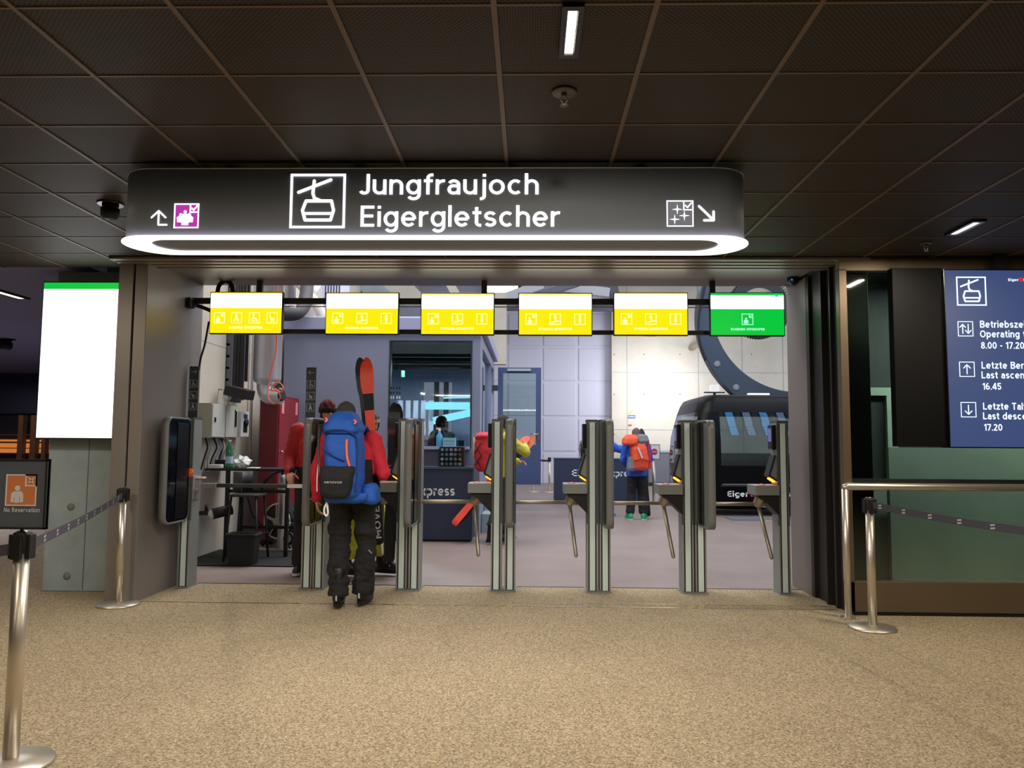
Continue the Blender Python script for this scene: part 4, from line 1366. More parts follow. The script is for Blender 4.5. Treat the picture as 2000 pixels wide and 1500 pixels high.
b = MB(mat('box_pattern', (96, 140, 170), .6)); F = Flat(b, (0, 11.76, 0))
for i in range(6):
    for j in range(2):
        F.disc(p.x + .025 + (q.x - p.x - .05) * i / 5, wz0 + .03 + .05 * j, .012, b.mats[0], 1, 8)
b.build('pattern', r)

# ------------------------------------------------------------------ counters
def counter(name, label, x0, x1, y0, y1, ztop, tx, ty, cap, wid, group):
    r = thing(name, label, 'counter', ((x0 + x1) / 2, (y0 + y1) / 2, 0), 0, group)
    b = MB(NAVY); b.box(x0, x1, y0, y1, .03, ztop - .03); b.build('body', r, bevel=.006)
    b = MB(mat('counter_top', (66, 76, 98), .45)); b.box(x0 - .015, x1 + .015, y0 - .015, y1 + .01, ztop - .03, ztop); b.build('top', r)
    b = MB(BLACK); b.box(x0 + .03, x1 - .03, y0 + .03, y1 - .03, 0, .03); b.build('plinth', r)
    b = MB(); F = Flat(b, (0, y0, 0))
    g = .12
    F.text('Eiger', tx, ty, cap, PAINTW, wid * .40, 1, weight=.17)
    fx = tx + wid * .425
    F.rect(fx, ty, fx + cap * .9, ty + cap * .9, mat('flag_red_print', (200, 40, 50), .6), 1)
    F.rect(fx + cap * .38, ty + cap * .2, fx + cap * .52, ty + cap * .7, PAINTW, 2); F.rect(fx + cap * .2, ty + cap * .38, fx + cap * .7, ty + cap * .52, PAINTW, 2)
    F.text('Express', fx + cap * 1.1, ty, cap, PAINTW, wid - (fx + cap * 1.1 - tx), 1, weight=.17)
    b.build('lettering', r)
    return r
CY = 11.35
p0 = at(810, 970, CY); p1 = at(888, 970, CY)
ewid = (p1.x - p0.x) / (1 - .425 - .11) * 1.03
counter('counter', 'dark counter with large white lettering in front of the booth window', at(716, 1000, CY).x, at(922, 1000, CY).x, CY, CY + .34, at(860, 912, CY).z, p1.x - ewid, at(850, 968, CY).z, .145, ewid, 'dark lettered counters')
CY2 = 19.0
p0 = at(1117, 930, CY2); p1 = at(1243, 930, CY2)
counter('counter', 'far dark blue counter with white lettering beside the orange backpack', at(1083, 900, CY2).x, at(1266, 900, CY2).x, CY2, CY2 + .7, at(1150, 895, CY2).z, p0.x, p0.z, at(1117, 917, CY2).z - p0.z, p1.x - p0.x, 'dark lettered counters')
# badge display on the first counter
DZ = at(860, 912, CY).z
xa, xb = at(856, 900, CY + .1).x, at(902, 900, CY + .1).x
zt_ = at(880, 874, CY + .1).z
r = thing('badge_display', 'clear display case of small round badges on the dark counter', 'display case', ((xa + xb) / 2, CY + .16, DZ))
b = MB(G_CLEAR); b.box(xa, xb, CY + .10, CY + .106, DZ, zt_); b.build('front_pane', r)
b = MB(BLACK); b.box(xa, xb, CY + .24, CY + .25, DZ, zt_ + .01); b.box(xa, xb + .03, CY + .11, CY + .25, DZ, DZ + .012); b.box(xb, xb + .03, CY + .11, CY + .25, DZ, zt_ + .01); b.build('case', r)
bc = [(205, 205, 225), (190, 195, 210), (225, 225, 232), (205, 120, 70), (160, 165, 185)]
bm_ = [mat('badge', c, .35, .3) for c in bc]
for i in range(5):
    for j in range(4):
        b = MB(bm_[(i * 3 + j * 2 + (i * j) % 3) % 5]); F = Flat(b, (0, CY + .238, 0))
        x, z = xa + (xb - xa) * (.12 + .19 * i), DZ + .04 + (zt_ - DZ - .06) * j / 3.2
        k = (i + j) % 3
        if k == 0: F.disc(x, z, .023, b.mats[0])
        elif k == 1: F.poly([(x + .026 * math.cos(math.radians(a)), z + .026 * math.sin(math.radians(a))) for a in range(0, 360, 60)], b.mats[0])
        else: F.poly(rrect(x - .02, z - .018, x + .02, z + .018, .006, 3), b.mats[0])
        b.build('badge', r)

# ------------------------------------------------------------------ far hall: stanchions, stop sign, cabinets, notices
def far_post(label, px, py, H):
    g = gnd(px, py)
    return dup(sa, g, label)
fp1 = far_post('steel stanchion standing alone behind the open blue door', 1041, 961, 1)
fp2 = far_post('distant steel stanchion with a blue belt between door and far counter', 1073, 962, 1)
a, c = gnd(1073, 962), V((at(1052, 905, 23.4).x, 23.4, 0))
belt('barrier_belt', 'short blue belt on the distant stanchion beside the open door', (c.x, c.y), (a.x, a.y), .93, .93, .005, .5, .06)
sg = gnd(1277, 980)
r = thing('stop_sign', 'white stop notice with a red octagon on a steel floor stand', 'sign', sg)
b = MB(STEEL); b.lathe([(0, 0), (.16, 0), (.16, .012), (.03, .02)], sg, 24); b.build('base', r)
zq = at(1278, 896, sg.y).z
b = MB(STEEL); b.cyl(sg + V((0, 0, .015)), (sg.x, sg.y, zq), .035, n=16); b.build('pole', r)
p, q = at(1268, 896, sg.y - .04), at(1288, 869, sg.y - .04)
b = MB(PAINTW); b.box(p.x, q.x, sg.y - .04, sg.y - .02, p.z, q.z); b.build('board', r)
b = MB(ANTH)
for u in ((p.x - .012, p.x, p.z, q.z), (q.x, q.x + .012, p.z, q.z), (p.x - .012, q.x + .012, q.z, q.z + .012), (p.x - .012, q.x + .012, p.z - .012, p.z)): b.box(u[0], u[1], sg.y - .045, sg.y - .015, u[2], u[3])
b.build('frame', r)
b = MB(); F = Flat(b, (0, sg.y - .041, 0)); mx, mz = (p.x + q.x) / 2, (p.z + q.z) / 2 - .0
RED = mat('stop_red', (206, 44, 84), .5)
F.poly([(mx + .085 * math.cos(math.radians(22.5 + 45 * k)), mz + .085 * math.sin(math.radians(22.5 + 45 * k))) for k in range(8)], RED)
F.text('STOP', mx, mz - .014, .03, PAINTW, .13, 2, weight=.16, center=True)
b.build('stop_octagon', r)
for i, (x0, x1) in enumerate(((1266, 1308), (1308, 1350), (1350, 1392))):
    Yk = 26.6
    p, q = at(x0, 900, Yk), at(x1, 900, Yk)
    q.z = at(1300, 884, Yk).z
    r = thing('low_cabinet', ['low slate cabinet on the concrete wall behind the stop notice', 'low slate cabinet between the stop notice and the turnstile', 'low slate cabinet partly behind the black cabin'][i], 'cabinet', ((p.x + q.x) / 2, Yk + .4, 0), 0, 'low cabinets along the concrete wall')
    b = MB(CABG); b.box(p.x + .008, q.x - .008, Yk, Yk + .9, .12, q.z); b.build('body', r, bevel=.01)
    b = MB(ANTH); b.box(p.x + .02, q.x - .02, Yk + .05, Yk + .9, 0, .12); b.build('plinth', r)
    b = MB(CONC_G); b.box(p.x + .004, q.x - .004, Yk - .02, Yk + .9, q.z, q.z + .06); b.build('top', r)
Yw = 27.585
notes = [('poster', 'small yellow emblem print on the bright concrete wall', 1227, 1236, 802, 809, (214, 186, 60)), ('notice', 'blue notice strip under the yellow emblem on the concrete wall', 1227, 1241, 811, 817, (50, 110, 170)), ('notice', 'small red notice strip lowest on the bright concrete wall', 1227, 1234, 829, 832, (200, 60, 70))]
for nm, lb, x0, x1, y0, y1, c in notes:
    p, q = at(x0, y1, Yw), at(x1, y0, Yw)
    b = MB(mat('print', c, .6)); F = Flat(b, (0, Yw + .01, 0))
    if nm == 'poster': F.poly([(p.x, p.z + .02), (p.x + .06, p.z), (q.x - .02, q.z - .05), (q.x, q.z), (p.x + .07, q.z - .02)], b.mats[0], 4)
    else:
        F.rect(p.x, p.z, q.x, q.z, b.mats[0], 4)
        if 'blue' in lb: F.stroke([(p.x + .02, (p.z + q.z) / 2), (q.x - .03, (p.z + q.z) / 2)], .02, PAINTW, 5)
    b.build(nm, label=lb, cat=nm)

# ------------------------------------------------------------------ cable car cabin
GY0, GY1 = 15.6, 18.4
gx0 = at(1336, 860, 16.4).x
cab = thing('cable_car', 'black cable car cabin with wide windows waiting in the boarding hall', 'cable car', (gx0 + 2.3, 17.0, .1))
GBLK = mat('cabin_black', (9, 9, 11), .35, 0, .12)
def gring(z, ins, r, L=4.6):
    return [(x, y, z) for x, y in rrect(gx0 + ins, GY0 + ins * .8, gx0 + L - ins, GY1 - ins * .8, r, 8)]
lo = [(.12, .55, .3), (.20, .34, .36), (.42, .12, .4), (.62, .05, .38), (.80, .02, .36), (1.02, 0, .34)]
mid = [(1.02, 0, .34), (1.3, 0, .34), (1.6, .025, .33), (1.85, .085, .32), (2.1, .15, .31)]
top = [(2.1, .15, .31), (2.3, .22, .3), (2.42, .29, .28), (2.47, .42, .25), (2.48, .7, .2)]
b = MB(GBLK); b.rings([gring(*q) for q in lo], True, False); b.build('lower_body', cab)
b = MB(G_DARK); b.rings([gring(*q) for q in mid], False, False); b.build('window_band', cab)
b = MB(GBLK)
prev = None
for q in mid:
    pts = gring(*q)[-6:] + [(gx0 + .58, GY0 + q[1] * .8, q[0])]
    vv = b.vs([(x - (.004 if i < 4 else 0), y - .004, z) for i, (x, y, z) in enumerate(pts)])
    if prev:
        for i in range(len(vv) - 1): b.f([prev[i], prev[i + 1], vv[i + 1], vv[i]], True)
    prev = vv
b.build('window_surround', cab)
b = MB(GBLK); b.rings([gring(*q) for q in top], False, True); b.build('roof', cab)
b = MB(ANTH); b.rings([gring(.115, .54, .5), gring(.13, .53, .5)]); b.build('cabin_floor', cab)
b = MB(mat('seat_tan', (150, 128, 100), .7))
zs_ = at(1440, 890, 16.6).z
b.rings([[(x, y, zs_ - .28) for x, y in rrect(gx0 + .75, 16.4, gx0 + 2.9, 16.95, .12)], [(x, y, zs_) for x, y in rrect(gx0 + .75, 16.4, gx0 + 2.9, 16.95, .12)], [(x, y, zs_ + .05) for x, y in rrect(gx0 + .85, 16.45, gx0 + 2.8, 16.9, .1)]])
b.build('seat', cab)
b = MB(ANTH); b.rings([gring(.60, .045, .7), gring(.60, .03, .7), gring(.66, .03, .7), gring(.66, .04, .7)], False, False); b.build('bumper_strip', cab)
b = MB(PAINTW); Yl = GY0 + .008; F = Flat(b, (0, Yl, 0))
p, q = at(1421, 970, GY0), at(1462, 970, GY0)
cp = at(1421, 959, GY0).z - p.z
F.text('Eiger', p.x, p.z, cp, PAINTW, q.x - p.x, 2, weight=.18)
p2, q2 = at(1466, 970, GY0), at(1478, 959, GY0)
F.rect(p2.x, p2.z, q2.x, q2.z, mat('swiss_red', (214, 40, 54), .5), 2)
mx, mz = (p2.x + q2.x) / 2, (p2.z + q2.z) / 2
F.rect(mx - .012, mz - .035, mx + .012, mz + .035, PAINTW, 3); F.rect(mx - .035, mz - .012, mx + .035, mz + .012, PAINTW, 3)
p = at(1483, 970, GY0); F.text('Express', p.x, p.z, cp, PAINTW, at(1544, 970, GY0).x - p.x, 2, weight=.18)
b.build('lettering', cab)
# curved hanger arm
HB = mat('hanger_slate', (70, 76, 86), .4, .4)
cxa, cza = at(1550, 606, 17).x, at(1550, 606, 17).z
k = 17 / 1500.0
b = MB(HB)
ro, ri = [], []
n = 36
A0, A1 = 138, 278
outer, inner = [], []
for i in range(n + 1):
    a = math.radians(A0 + (A1 - A0) * i / n)
    r1 = 161 * k
    r2 = (188 + 24 * max(0, min(1, (i / n - .25) / .55))) * k
    inner.append((cxa + r1 * math.cos(a), cza + r1 * math.sin(a)))
    outer.append((cxa + r2 * math.cos(a), cza + r2 * math.sin(a)))
rr = []
for (xi, zi), (xo, zo) in zip(inner, outer):
    rr.append([(xi, 16.85, zi), (xo, 16.85, zo), (xo, 17.15, zo), (xi, 17.15, zi)])
b.rings(rr, smooth=False)
b.build('hanger_arm', cab, bevel=.012)
b = MB(HB); b.box(outer[0][0] - .05, inner[0][0] + .2, 16.8, 17.2, outer[0][1] - .35, HALL_H); b.build('suspension_post', cab)
for px, py in ((1401, 711), (1438, 757)):
    p = at(px, py, 16.84)
    b = MB(CABG); b.lathe([(0, -.006), (.06, -.006), (.075, .0), (.075, .02)], (p.x, 16.84, p.z), 20, 'Y'); b.build('bolt', cab)
b = MB(BLACK); b.tube(spline([at(1378, 556, 16.8), at(1370, 592, 16.8), at(1364, 630, 16.8), at(1366, 668, 16.8), at(1378, 704, 16.8)]), .02, 8); b.build('hanger_cable', cab)
# white box on the cabin roof, its brightness added as glow, and a roof light strip
p = at(1395, 758, 16.9)
b = MB(glow('glow_white', (250, 250, 250), .85)); b.box(p.x - .09, p.x + .09, 16.8, 16.98, p.z - .07, p.z + .07); b.build('roof_box', cab, bevel=.01)
b = MB(ANTH); b.box(p.x - .22, p.x + .22, 16.84, 16.94, p.z - .11, p.z - .085); b.cyl((p.x, 16.89, 2.44), (p.x, 16.89, p.z - .09), .03); b.build('box_bracket', cab)
p, q = at(1463, 771, 16.3), at(1503, 765, 16.3)
b = MB(glow('roof_strip', (250, 250, 255), 1.6)); b.box(p.x, q.x, 16.3, 16.45, 2.47, 2.53); b.build('roof_strip_light', cab)
# toothed drive wheel behind the green screen
c = at(1481, 602, 19.5)
r = thing('drive_wheel', 'dark toothed drive wheel half hidden behind the green screen', 'wheel', c)
RW = 61 * 19.5 / 1500
b = MB(DUCT_D)
pts = []
for i in range(72):
    for a_, rr_ in ((0, RW), (.4, RW), (.5, RW - .05), (.9, RW - .05)):
        a = 2 * math.pi * (i + a_) / 72; pts.append((rr_ * math.cos(a), rr_ * math.sin(a)))
b.prism(pts, c, (1, 0, 0), (0, 0, 1), -.12, .12); b.build('gear_rim', r)
b = MB(STEEL_D); b.lathe([(0, -.2), (.16, -.2), (.18, -.12), (.5, -.125), (.5, -.12)], c, 28, 'Y'); b.cyl(c, (c.x, 27.58, c.z), .12); b.build('axle', r)
b = MB(DUCT); b.cyl((at(1476, 560, 22).x, 22, at(1476, 574, 22).z), (at(1476, 560, 22).x, 22, HALL_H), .22, n=20); b.build('round_duct', label='silver round duct above the green screen', cat='duct')
b = MB(mat('pipe_red', (190, 44, 50), .4)); b.cyl((at(1497, 560, 21).x, 21, at(1497, 572, 21).z), (at(1497, 560, 21).x, 21, HALL_H), .07, n=14); b.build('red_pipe', label='red pipe beside the silver round duct above the green screen', cat='pipe')
# platform edge in front of the cabin
b = MB(CABG); b.box(gx0 + .6, HALL_R - .2, 14.9, 15.5, .001, .02); b.build('platform_edge', kind='structure')
b = MB(mat('line_yellow', (226, 190, 60), .6)); y = gnd(1510, 1018).y; b.box(gnd(1497, 1018).x, gnd(1513, 1018).x, y, y + .1, .0, .004); b.box(gnd(1526, 1018).x, 9, y, y + .1, .0, .004)
b.build('platform_marking', kind='structure')

# ------------------------------------------------------------------ left service corner
GL = HALL_L
def onwall(px, py):
    """point on the long side wall of the hall (X = HALL_L)"""
    d = CAM_R @ V(((px - 1000) / 1500.0, -(py - 750) / 1500.0, -1.0)); t = HALL_L / d.x
    return V((HALL_L, d.y * t, CAM_H + d.z * t))
# electric boxes
X1 = -3.94
def onx(px, py, X):
    d = CAM_R @ V(((px - 1000) / 1500.0, -(py - 750) / 1500.0, -1.0)); t = X / d.x
    return V((X, d.y * t, CAM_H + d.z * t))
a, c, e_ = onx(416, 787, X1), onx(442, 787, X1), onx(466, 787, X1)
zb_, zt_ = onx(416, 855, X1).z, a.z
for i, (y0, y1, lb) in enumerate(((a.y, c.y - .006, 'grey electric cabinet with a small round lock, nearer of the wall pair'), (c.y + .006, e_.y, 'grey electric cabinet with a slotted vent, farther of the wall pair'))):
    r = thing('electric_cabinet', lb, 'electric cabinet', (X1 - .1, (y0 + y1) / 2, zb_), 0, 'grey electric cabinets on the service wall')
    b = MB(mat('cabinet_olive', (150, 150, 136), .5)); b.box(GL, X1 - .02, y0, y1, zb_, zt_); b.build('body', r)
    b = MB(GREYBOX); b.box(X1 - .02, X1, y0 + .01, y1 - .01, zb_ + .01, zt_ - .01); dd = b.build('door', r, bevel=.004)
    b = MB(BLACK)
    if i == 0: b.box(X1, X1 + .012, y0 + .06, y0 + .09, (zb_ + zt_) / 2 - .02, (zb_ + zt_) / 2 + .04)
    else: b.box(X1, X1 + .012, y1 - .12, y1 - .07, zb_ + .15, zb_ + .38)
    b.build('lock' if i == 0 else 'vent', dd)
    if i == 1:
        b = MB(glow('green_led', (90, 255, 120), 1)); b.box(X1 + .012, X1 + .015, y1 - .11, y1 - .08, zb_ + .36, zb_ + .38); b.build('indicator_light', dd)
y0, y1 = e_.y + .12, e_.y + .42
r = thing('control_box', 'narrow white control box with a blue label and dark dial on the service wall', 'control box', (X1 - .1, (y0 + y1) / 2, zb_))
b = MB(WHITE_P); b.box(GL, X1, y0, y1, zb_ + .02, zt_ - .06); b.build('body', r, bevel=.006)
b = MB(mat('label_blue', (54, 64, 110), .5)); b.box(X1, X1 + .004, y0 + .08, y1 - .08, zt_ - .16, zt_ - .1); b.build('tag', r)
b = MB(BLACK); b.box(X1, X1 + .006, y0 + .08, y1 - .08, zb_ + .08, zt_ - .2); b.lathe([(0, .03), (.05, .03), (.055, 0)], (X1, (y0 + y1) / 2, (zb_ + zt_) / 2), 16, 'X'); b.build('dial', r)
# cable bundle below the boxes
for i in range(9):
    y = a.y + .1 + (e_.y - a.y - .2) * i / 8
    b = MB(mat('cable_grey', (150, 150, 148), .6) if i % 3 else RUBBER)
    b.tube(spline([(GL + .06, y, zb_ - .002), (GL + .08 + .02 * (i % 2), y + .02, zb_ - .12), (GL + .05, y - .02 * (i % 3), zb_ - .26), (GL + .03, y - .03 + .02 * (i % 3), zb_ - .40)]), .011, 6)
    b.build('cable', label=None, cat='cable', group='cables hanging below the electric cabinets')['label'] = 'loose cable hanging below the grey electric cabinets'
# cable tray and conduits on the wall
c0, c1 = onwall(441, 700), onwall(466, 700)
r = thing('cable_tray', 'vertical grey perforated cable tray rising above the electric cabinets', 'cable tray', (GL + .05, (c0.y + c1.y) / 2, 2.0))
TRAY = mat('tray_grey', (112, 112, 116), .5, .3)
b = MB(TRAY); b.box(GL + .004, GL + .01, c0.y, c1.y, 2.02, 6.5); b.box(GL + .004, GL + .09, c0.y, c0.y + .02, 2.02, 6.5); b.box(GL + .004, GL + .09, c1.y - .02, c1.y, 2.02, 6.5)
for k in range(28): b.box(GL + .004, GL + .05, c0.y, c1.y, 2.1 + .16 * k, 2.13 + .16 * k)
b.build('tray', r)
b = MB(mat('cable_mid_grey', (84, 84, 88), .6))
for k in range(3): b.tube([(GL + .06, c0.y + .12 + .12 * k, 1.98), (GL + .06, c0.y + .13 + .1 * k, 4), (GL + .06, c0.y + .12 + .11 * k, 6.4)], .03, 8)
b.build('cable', r)
for i, (px, rad, m_, lb) in enumerate(((487, .022, WHITE_P, 'thin white conduit pipe between cable tray and fat air duct'), (474, .03, DUCT_D, 'grey conduit pipe nearest the cable tray'), (549, .026, DUCT, 'thin bright pipe running down beside the fat air duct'))):
    c = onwall(px, 700)
    b = MB(m_); b.cyl((GL + .05, c.y, 1.2 if i == 0 else 2.3), (GL + .05, c.y, 7.5), rad, n=12); b.build('conduit', label=lb, cat='pipe', group='thin pipes on the service wall')
# fat vertical air duct with an elbow
DYq = 10.55
dx = at(523, 700, DYq).x
rad = 27 * DYq / 1500
z1 = at(523, 745, DYq).z; z2 = at(523, 773, DYq).z
r = thing('air_duct', 'fat silver air duct coming down the service wall and ending in an elbow', 'duct', (dx, DYq, z2))
b = MB(DUCT); b.lathe([(rad * .55, z1 - .06), (rad * .95, z1), (rad, z1 + .04), (rad, 4.2), (rad * 1.03, 4.2), (rad * 1.03, 4.25), (rad, 4.25), (rad, HALL_H)], (dx, DYq, 0), 28); b.build('riser', r)
b = MB(DUCT); b.tube(spline([(dx - .02, DYq, z1 - .02), (dx - .02, DYq, z2 + .1), (dx + .04, DYq - .02, z2), (dx + .22, DYq - .05, z2 - .01)]), .115, 18); b.build('elbow', r)
b = MB(BLACK); b.cyl((dx + .20, DYq - .05, z2 + .02), (dx + .235, DYq - .055, z2 + .03), .10); b.build('end_cap', r)
# second white pipe with dark insulated elbow above the booth
r = thing('pipe_run', 'white pipe with a dark insulated bend above the booth roof', 'pipe', at(575, 600, 11.6))
p = at(566, 590, 11.6)
b = MB(DUCT); b.cyl(p, (p.x, p.y, 7.4), .085, n=18); b.cyl(at(556, 607, 11.6), at(580, 606, 11.6), .075, n=18); b.build('white_section', r)
b = MB(DUCT_D); b.tube(spline([at(553, 614, 11.5), at(578, 612, 11.6), at(592, 600, 11.8), at(597, 582, 12.0), at(600, 556, 12.2)]), .105, 16); b.build('insulated_bend', r)
# louvre unit and pipes above the booth
p, q = at(629, 585, 13.5), at(668, 548, 13.5)
r = thing('air_unit', 'pale louvred air unit above the booth behind the second yellow screen', 'air unit', ((p.x + q.x) / 2, 13.7, BZ))
b = MB(mat('unit_lilac', (186, 190, 226), .4)); b.box(p.x, q.x, 13.5, 14.1, BZ, q.z + .4); b.build('body', r, bevel=.02)
b = MB(BLACK)
for i in range(6): x = p.x + .05 + .05 * i; b.box(x, x + .018, 13.49, 13.5, p.z, q.z + .2)
b.build('louvre', r)
r = thing('pipe', 'beige pipe with a white joint and an orange hose end slanting down above the booth', 'pipe', at(600, 600, 12.9))
for nm, pts, m_, rad in (('pipe_section', [(578, 500), (586, 556), (600, 568), (622, 600), (640, 644)], CONC, .09), ('hose_end', [(608, 553), (611, 563), (606, 572)], ORANGE, .035), ('joint', [(624, 550), (615, 568), (608, 574)], WHITE_P, .05)):
    b = MB(m_); b.tube([at(x, y, 12.9) for x, y in pts], rad, 10); b.build(nm, r)
# maroon cabinet
X2 = -3.58
a, c = onx(543, 800, X2), onx(583, 800, X2)
zt_ = onx(543, 771, X2).z
r = thing('fire_cabinet', 'tall maroon cabinet with small white labels in the service corner', 'cabinet', ((GL + X2) / 2, (a.y + c.y) / 2, 0))
b = MB(MAROON); b.box(-3.84, X2, a.y, min(c.y, 11.95), .06, zt_); b.build('body', r, bevel=.008)
b = MB(mat('maroon_door', (142, 36, 46), .4)); b.box(X2, X2 + .015, a.y + .03, min(c.y, 11.95) - .03, .1, zt_ - .03); dd = b.build('door', r)
b = MB(CHROME); b.cyl((X2 + .015, a.y + .12, 1.3), (X2 + .05, a.y + .12, 1.3), .015); b.build('handle', dd)
for y in (a.y + .12, min(c.y, 11.95) - .2):
    b = MB(mat('label_pink', (236, 150, 150), .6)); b.box(X2 + .015, X2 + .018, y, y + .1, zt_ - .26, zt_ - .07); b.build('tag', dd)
b = MB(BLACK); b.box(-3.8, X2 - .03, a.y + .03, min(c.y, 11.95) - .03, 0, .06); b.build('plinth', r)
# orange cord
b = MB(mat('cord_orange', (240, 104, 70), .5))
pts = [V((at(541, 640, 10.28).x, 10.28, HALL_H)), at(541, 600, 10.28), at(541, 655, 10.28), at(538, 690, 10.28), at(530, 725, 10.26), at(523, 760, 10.23), at(524, 778, 10.20), at(536, 789, 10.18), at(547, 778, 10.18), at(542, 764, 10.16), at(530, 762, 10.16), at(533, 752, 10.18), at(546, 748, 10.20), at(553, 758, 10.20), at(549, 766, 10.20), at(534, 757, 10.18)]
b.tube(spline(pts, 10), .009, 6); b.build('extension_cord', label='orange cord hanging down and coiled at the end of the air duct', cat='cord')
# floodlights
p = at(475, 769, 10.0)
r = thing('floodlight', 'black floodlight on a bracket above the electric cabinets', 'lamp', p)
b = MB(BLACK); b.bar(at(447, 762, 10.0), at(488, 772, 9.9), .2, .13); b.build('housing', r, bevel=.01)
b = MB(WHITE_P); b.box(at(437, 770, 10).x, at(448, 770, 10).x, 9.96, 10.06, at(440, 780, 10).z, at(440, 757, 10).z); b.build('mount_box', r, bevel=.006)
b = MB(ALU); b.cyl((GL, 10.05, p.z + .06), at(446, 762, 10.05), .012, n=8); b.cyl(at(408, 762, 10.05), at(408, 778, 10.05), .012, n=8); b.build('bracket', r)
p = at(436, 1001, 9.3)
r = thing('work_lamp', 'black tube-shaped work lamp on the service wall under the table', 'lamp', p)
b = MB(BLACK); b.cyl(at(415, 1004, 9.25), at(452, 995, 9.4), .065, n=20); b.build('housing', r)
b = MB(PAINTG); q = at(415, 1004, 9.25); b.lathe([(0, -.012), (.05, -.01), (.055, 0)], q, 18, 'Y'); b.build('lens', r)
b = MB(BLACK); b.bar((GL, 9.5, p.z - .03), p, .05, .05); b.cyl(at(403, 985, 9.45), at(403, 998, 9.45), .02); b.build('bracket', r)
# mat, table, things on it
b = MB(RUBBER); b.box(GL + .01, -2.62, 8.95, 10.25, 0, .014); b.build('floor_mat', label='black rubber mat on the hall floor under the high table', cat='mat')
TZ = 1.105
r = thing('high_table', 'black high table with thin legs in the service corner', 'table', (-3.5, 10.0, .014))
b = MB(BLACK); b.box(GL + .03, -2.98, 9.62, 10.22, TZ - .03, TZ); b.build('tabletop', r, bevel=.004)
for x in (-3.80, -3.04):
    for y in (9.66, 10.16): b = MB(BLACK); b.box(x - .022, x + .022, y - .022, y + .022, .014, TZ - .03); b.build('leg', r)
b = MB(BLACK); b.box(-3.80, -3.04, 9.65, 9.67, .80, .84); b.box(-3.8, -3.04, 10.15, 10.17, .3, .34); b.build('stretcher', r)
b = MB(BLACK); b.tube([(-3.64, 9.66, TZ - .03), (-3.56, 9.9, .5), (-3.5, 10.1, .34)], .012, 8); b.build('brace', r)
GREENB = mat('bottle_green', (40, 120, 84), .15, 0, .6, alpha=.9)
p = at(447, 915, 9.72)
r = thing('water_bottle', 'green plastic bottle with a pale label on the high table', 'bottle', (p.x, 9.72, TZ))
b = MB(GREENB); b.lathe([(0, 0), (.043, 0), (.046, .02), (.046, .2), (.04, .25), (.016, .31), (.015, .335)], (p.x, 9.72, TZ), 20); b.build('body', r)
b = MB(mat('label_pale_blue', (170, 190, 214), .5)); b.lathe([(.0468, .06), (.0468, .15)], (p.x, 9.72, TZ), 20, caps=False); b.build('wrapper', r)
b = MB(PAINTG); b.lathe([(.017, .33), (.017, .355), (0, .357)], (p.x, 9.72, TZ), 14); b.build('cap', r)
p = at(472, 910, 9.85)
r = thing('tissue_pack', 'crumpled white tissues on the high table beside the bottle', 'tissues', (p.x, 9.85, TZ))
b = MB(PAINTW)
bmx = bmesh.new(); bmesh.ops.create_icosphere(bmx, subdivisions=3, radius=.1)
vv = []
for v in bmx.verts:
    q = v.co * (1 + .55 * noise.noise(v.co * 22)); vv.append(b.bm.verts.new((p.x + q.x, 9.85 + q.y, TZ + .068 + max(-.066, q.z * .8))))
for f_ in bmx.faces: b.f([vv[v.index] for v in f_.verts])
bmx.free(); b.build('tissue', r)
for i, (x0, x1, y, h_, m_, lb) in enumerate(((398, 432, 9.75, .045, PAINTW, 'stack of white papers on the high table'), (386, 446, 9.98, .10, BLACK, 'black tray at the wall end of the high table'), (486, 505, 9.75, .012, PAINTW, 'thin white booklet at the free end of the high table'))):
    p, q = at(x0, 910, y), at(x1, 910, y)
    b = MB(m_); b.box(max(p.x, GL + .05), q.x, y - .08, y + .08, TZ, TZ + h_); b.build(('paper_stack', 'tray', 'booklet')[i], label=lb, cat=('papers', 'tray', 'booklet')[i], bevel=.003)
# high chair
cx, cy = at(485, 960, 9.42).x, 9.42
r = thing('bar_stool', 'black high chair with a curved back in front of the high table', 'chair', (cx, cy, .014))
sz = at(485, 966, 9.25).z
b = MB(ANTH); b.rings([[(cx + x, cy + y, sz - .03) for x, y in rrect(-.19, -.19, .19, .19, .07)], [(cx + x, cy + y, sz) for x, y in rrect(-.19, -.19, .19, .19, .07)]]); b.build('seat', r, bevel=.008)
b = MB(ANTH)
rr = []
for k in range(11):
    a = math.radians(100 + 160 * k / 10)
    z0_, z1_ = sz + .03, sz + .27
    x, y = cx + .02 + .2 * math.cos(a), cy + .2 * math.sin(a)
    x2, y2 = cx + .02 + .185 * math.cos(a), cy + .185 * math.sin(a)
    rr.append([(x, y, z0_), (x, y, z1_), (x2, y2, z1_), (x2, y2, z0_)])
b.rings(rr); b.build('backrest', r)
for sx in (-1, 1):
    for sy in (-1, 1):
        b = MB(BLACK); b.cyl((cx + .15 * sx, cy + .15 * sy, sz - .03), (cx + .2 * sx, cy + .2 * sy, .014), .014, n=10); b.build('leg', r)
b = MB(BLACK)
for u in (((-1, -1), (1, -1)), ((1, -1), (1, 1)), ((1, 1), (-1, 1)), ((-1, 1), (-1, -1))): b.cyl((cx + .18 * u[0][0], cy + .18 * u[0][1], .32), (cx + .18 * u[1][0], cy + .18 * u[1][1], .32), .01, n=8)
b.build('foot_rail', r)
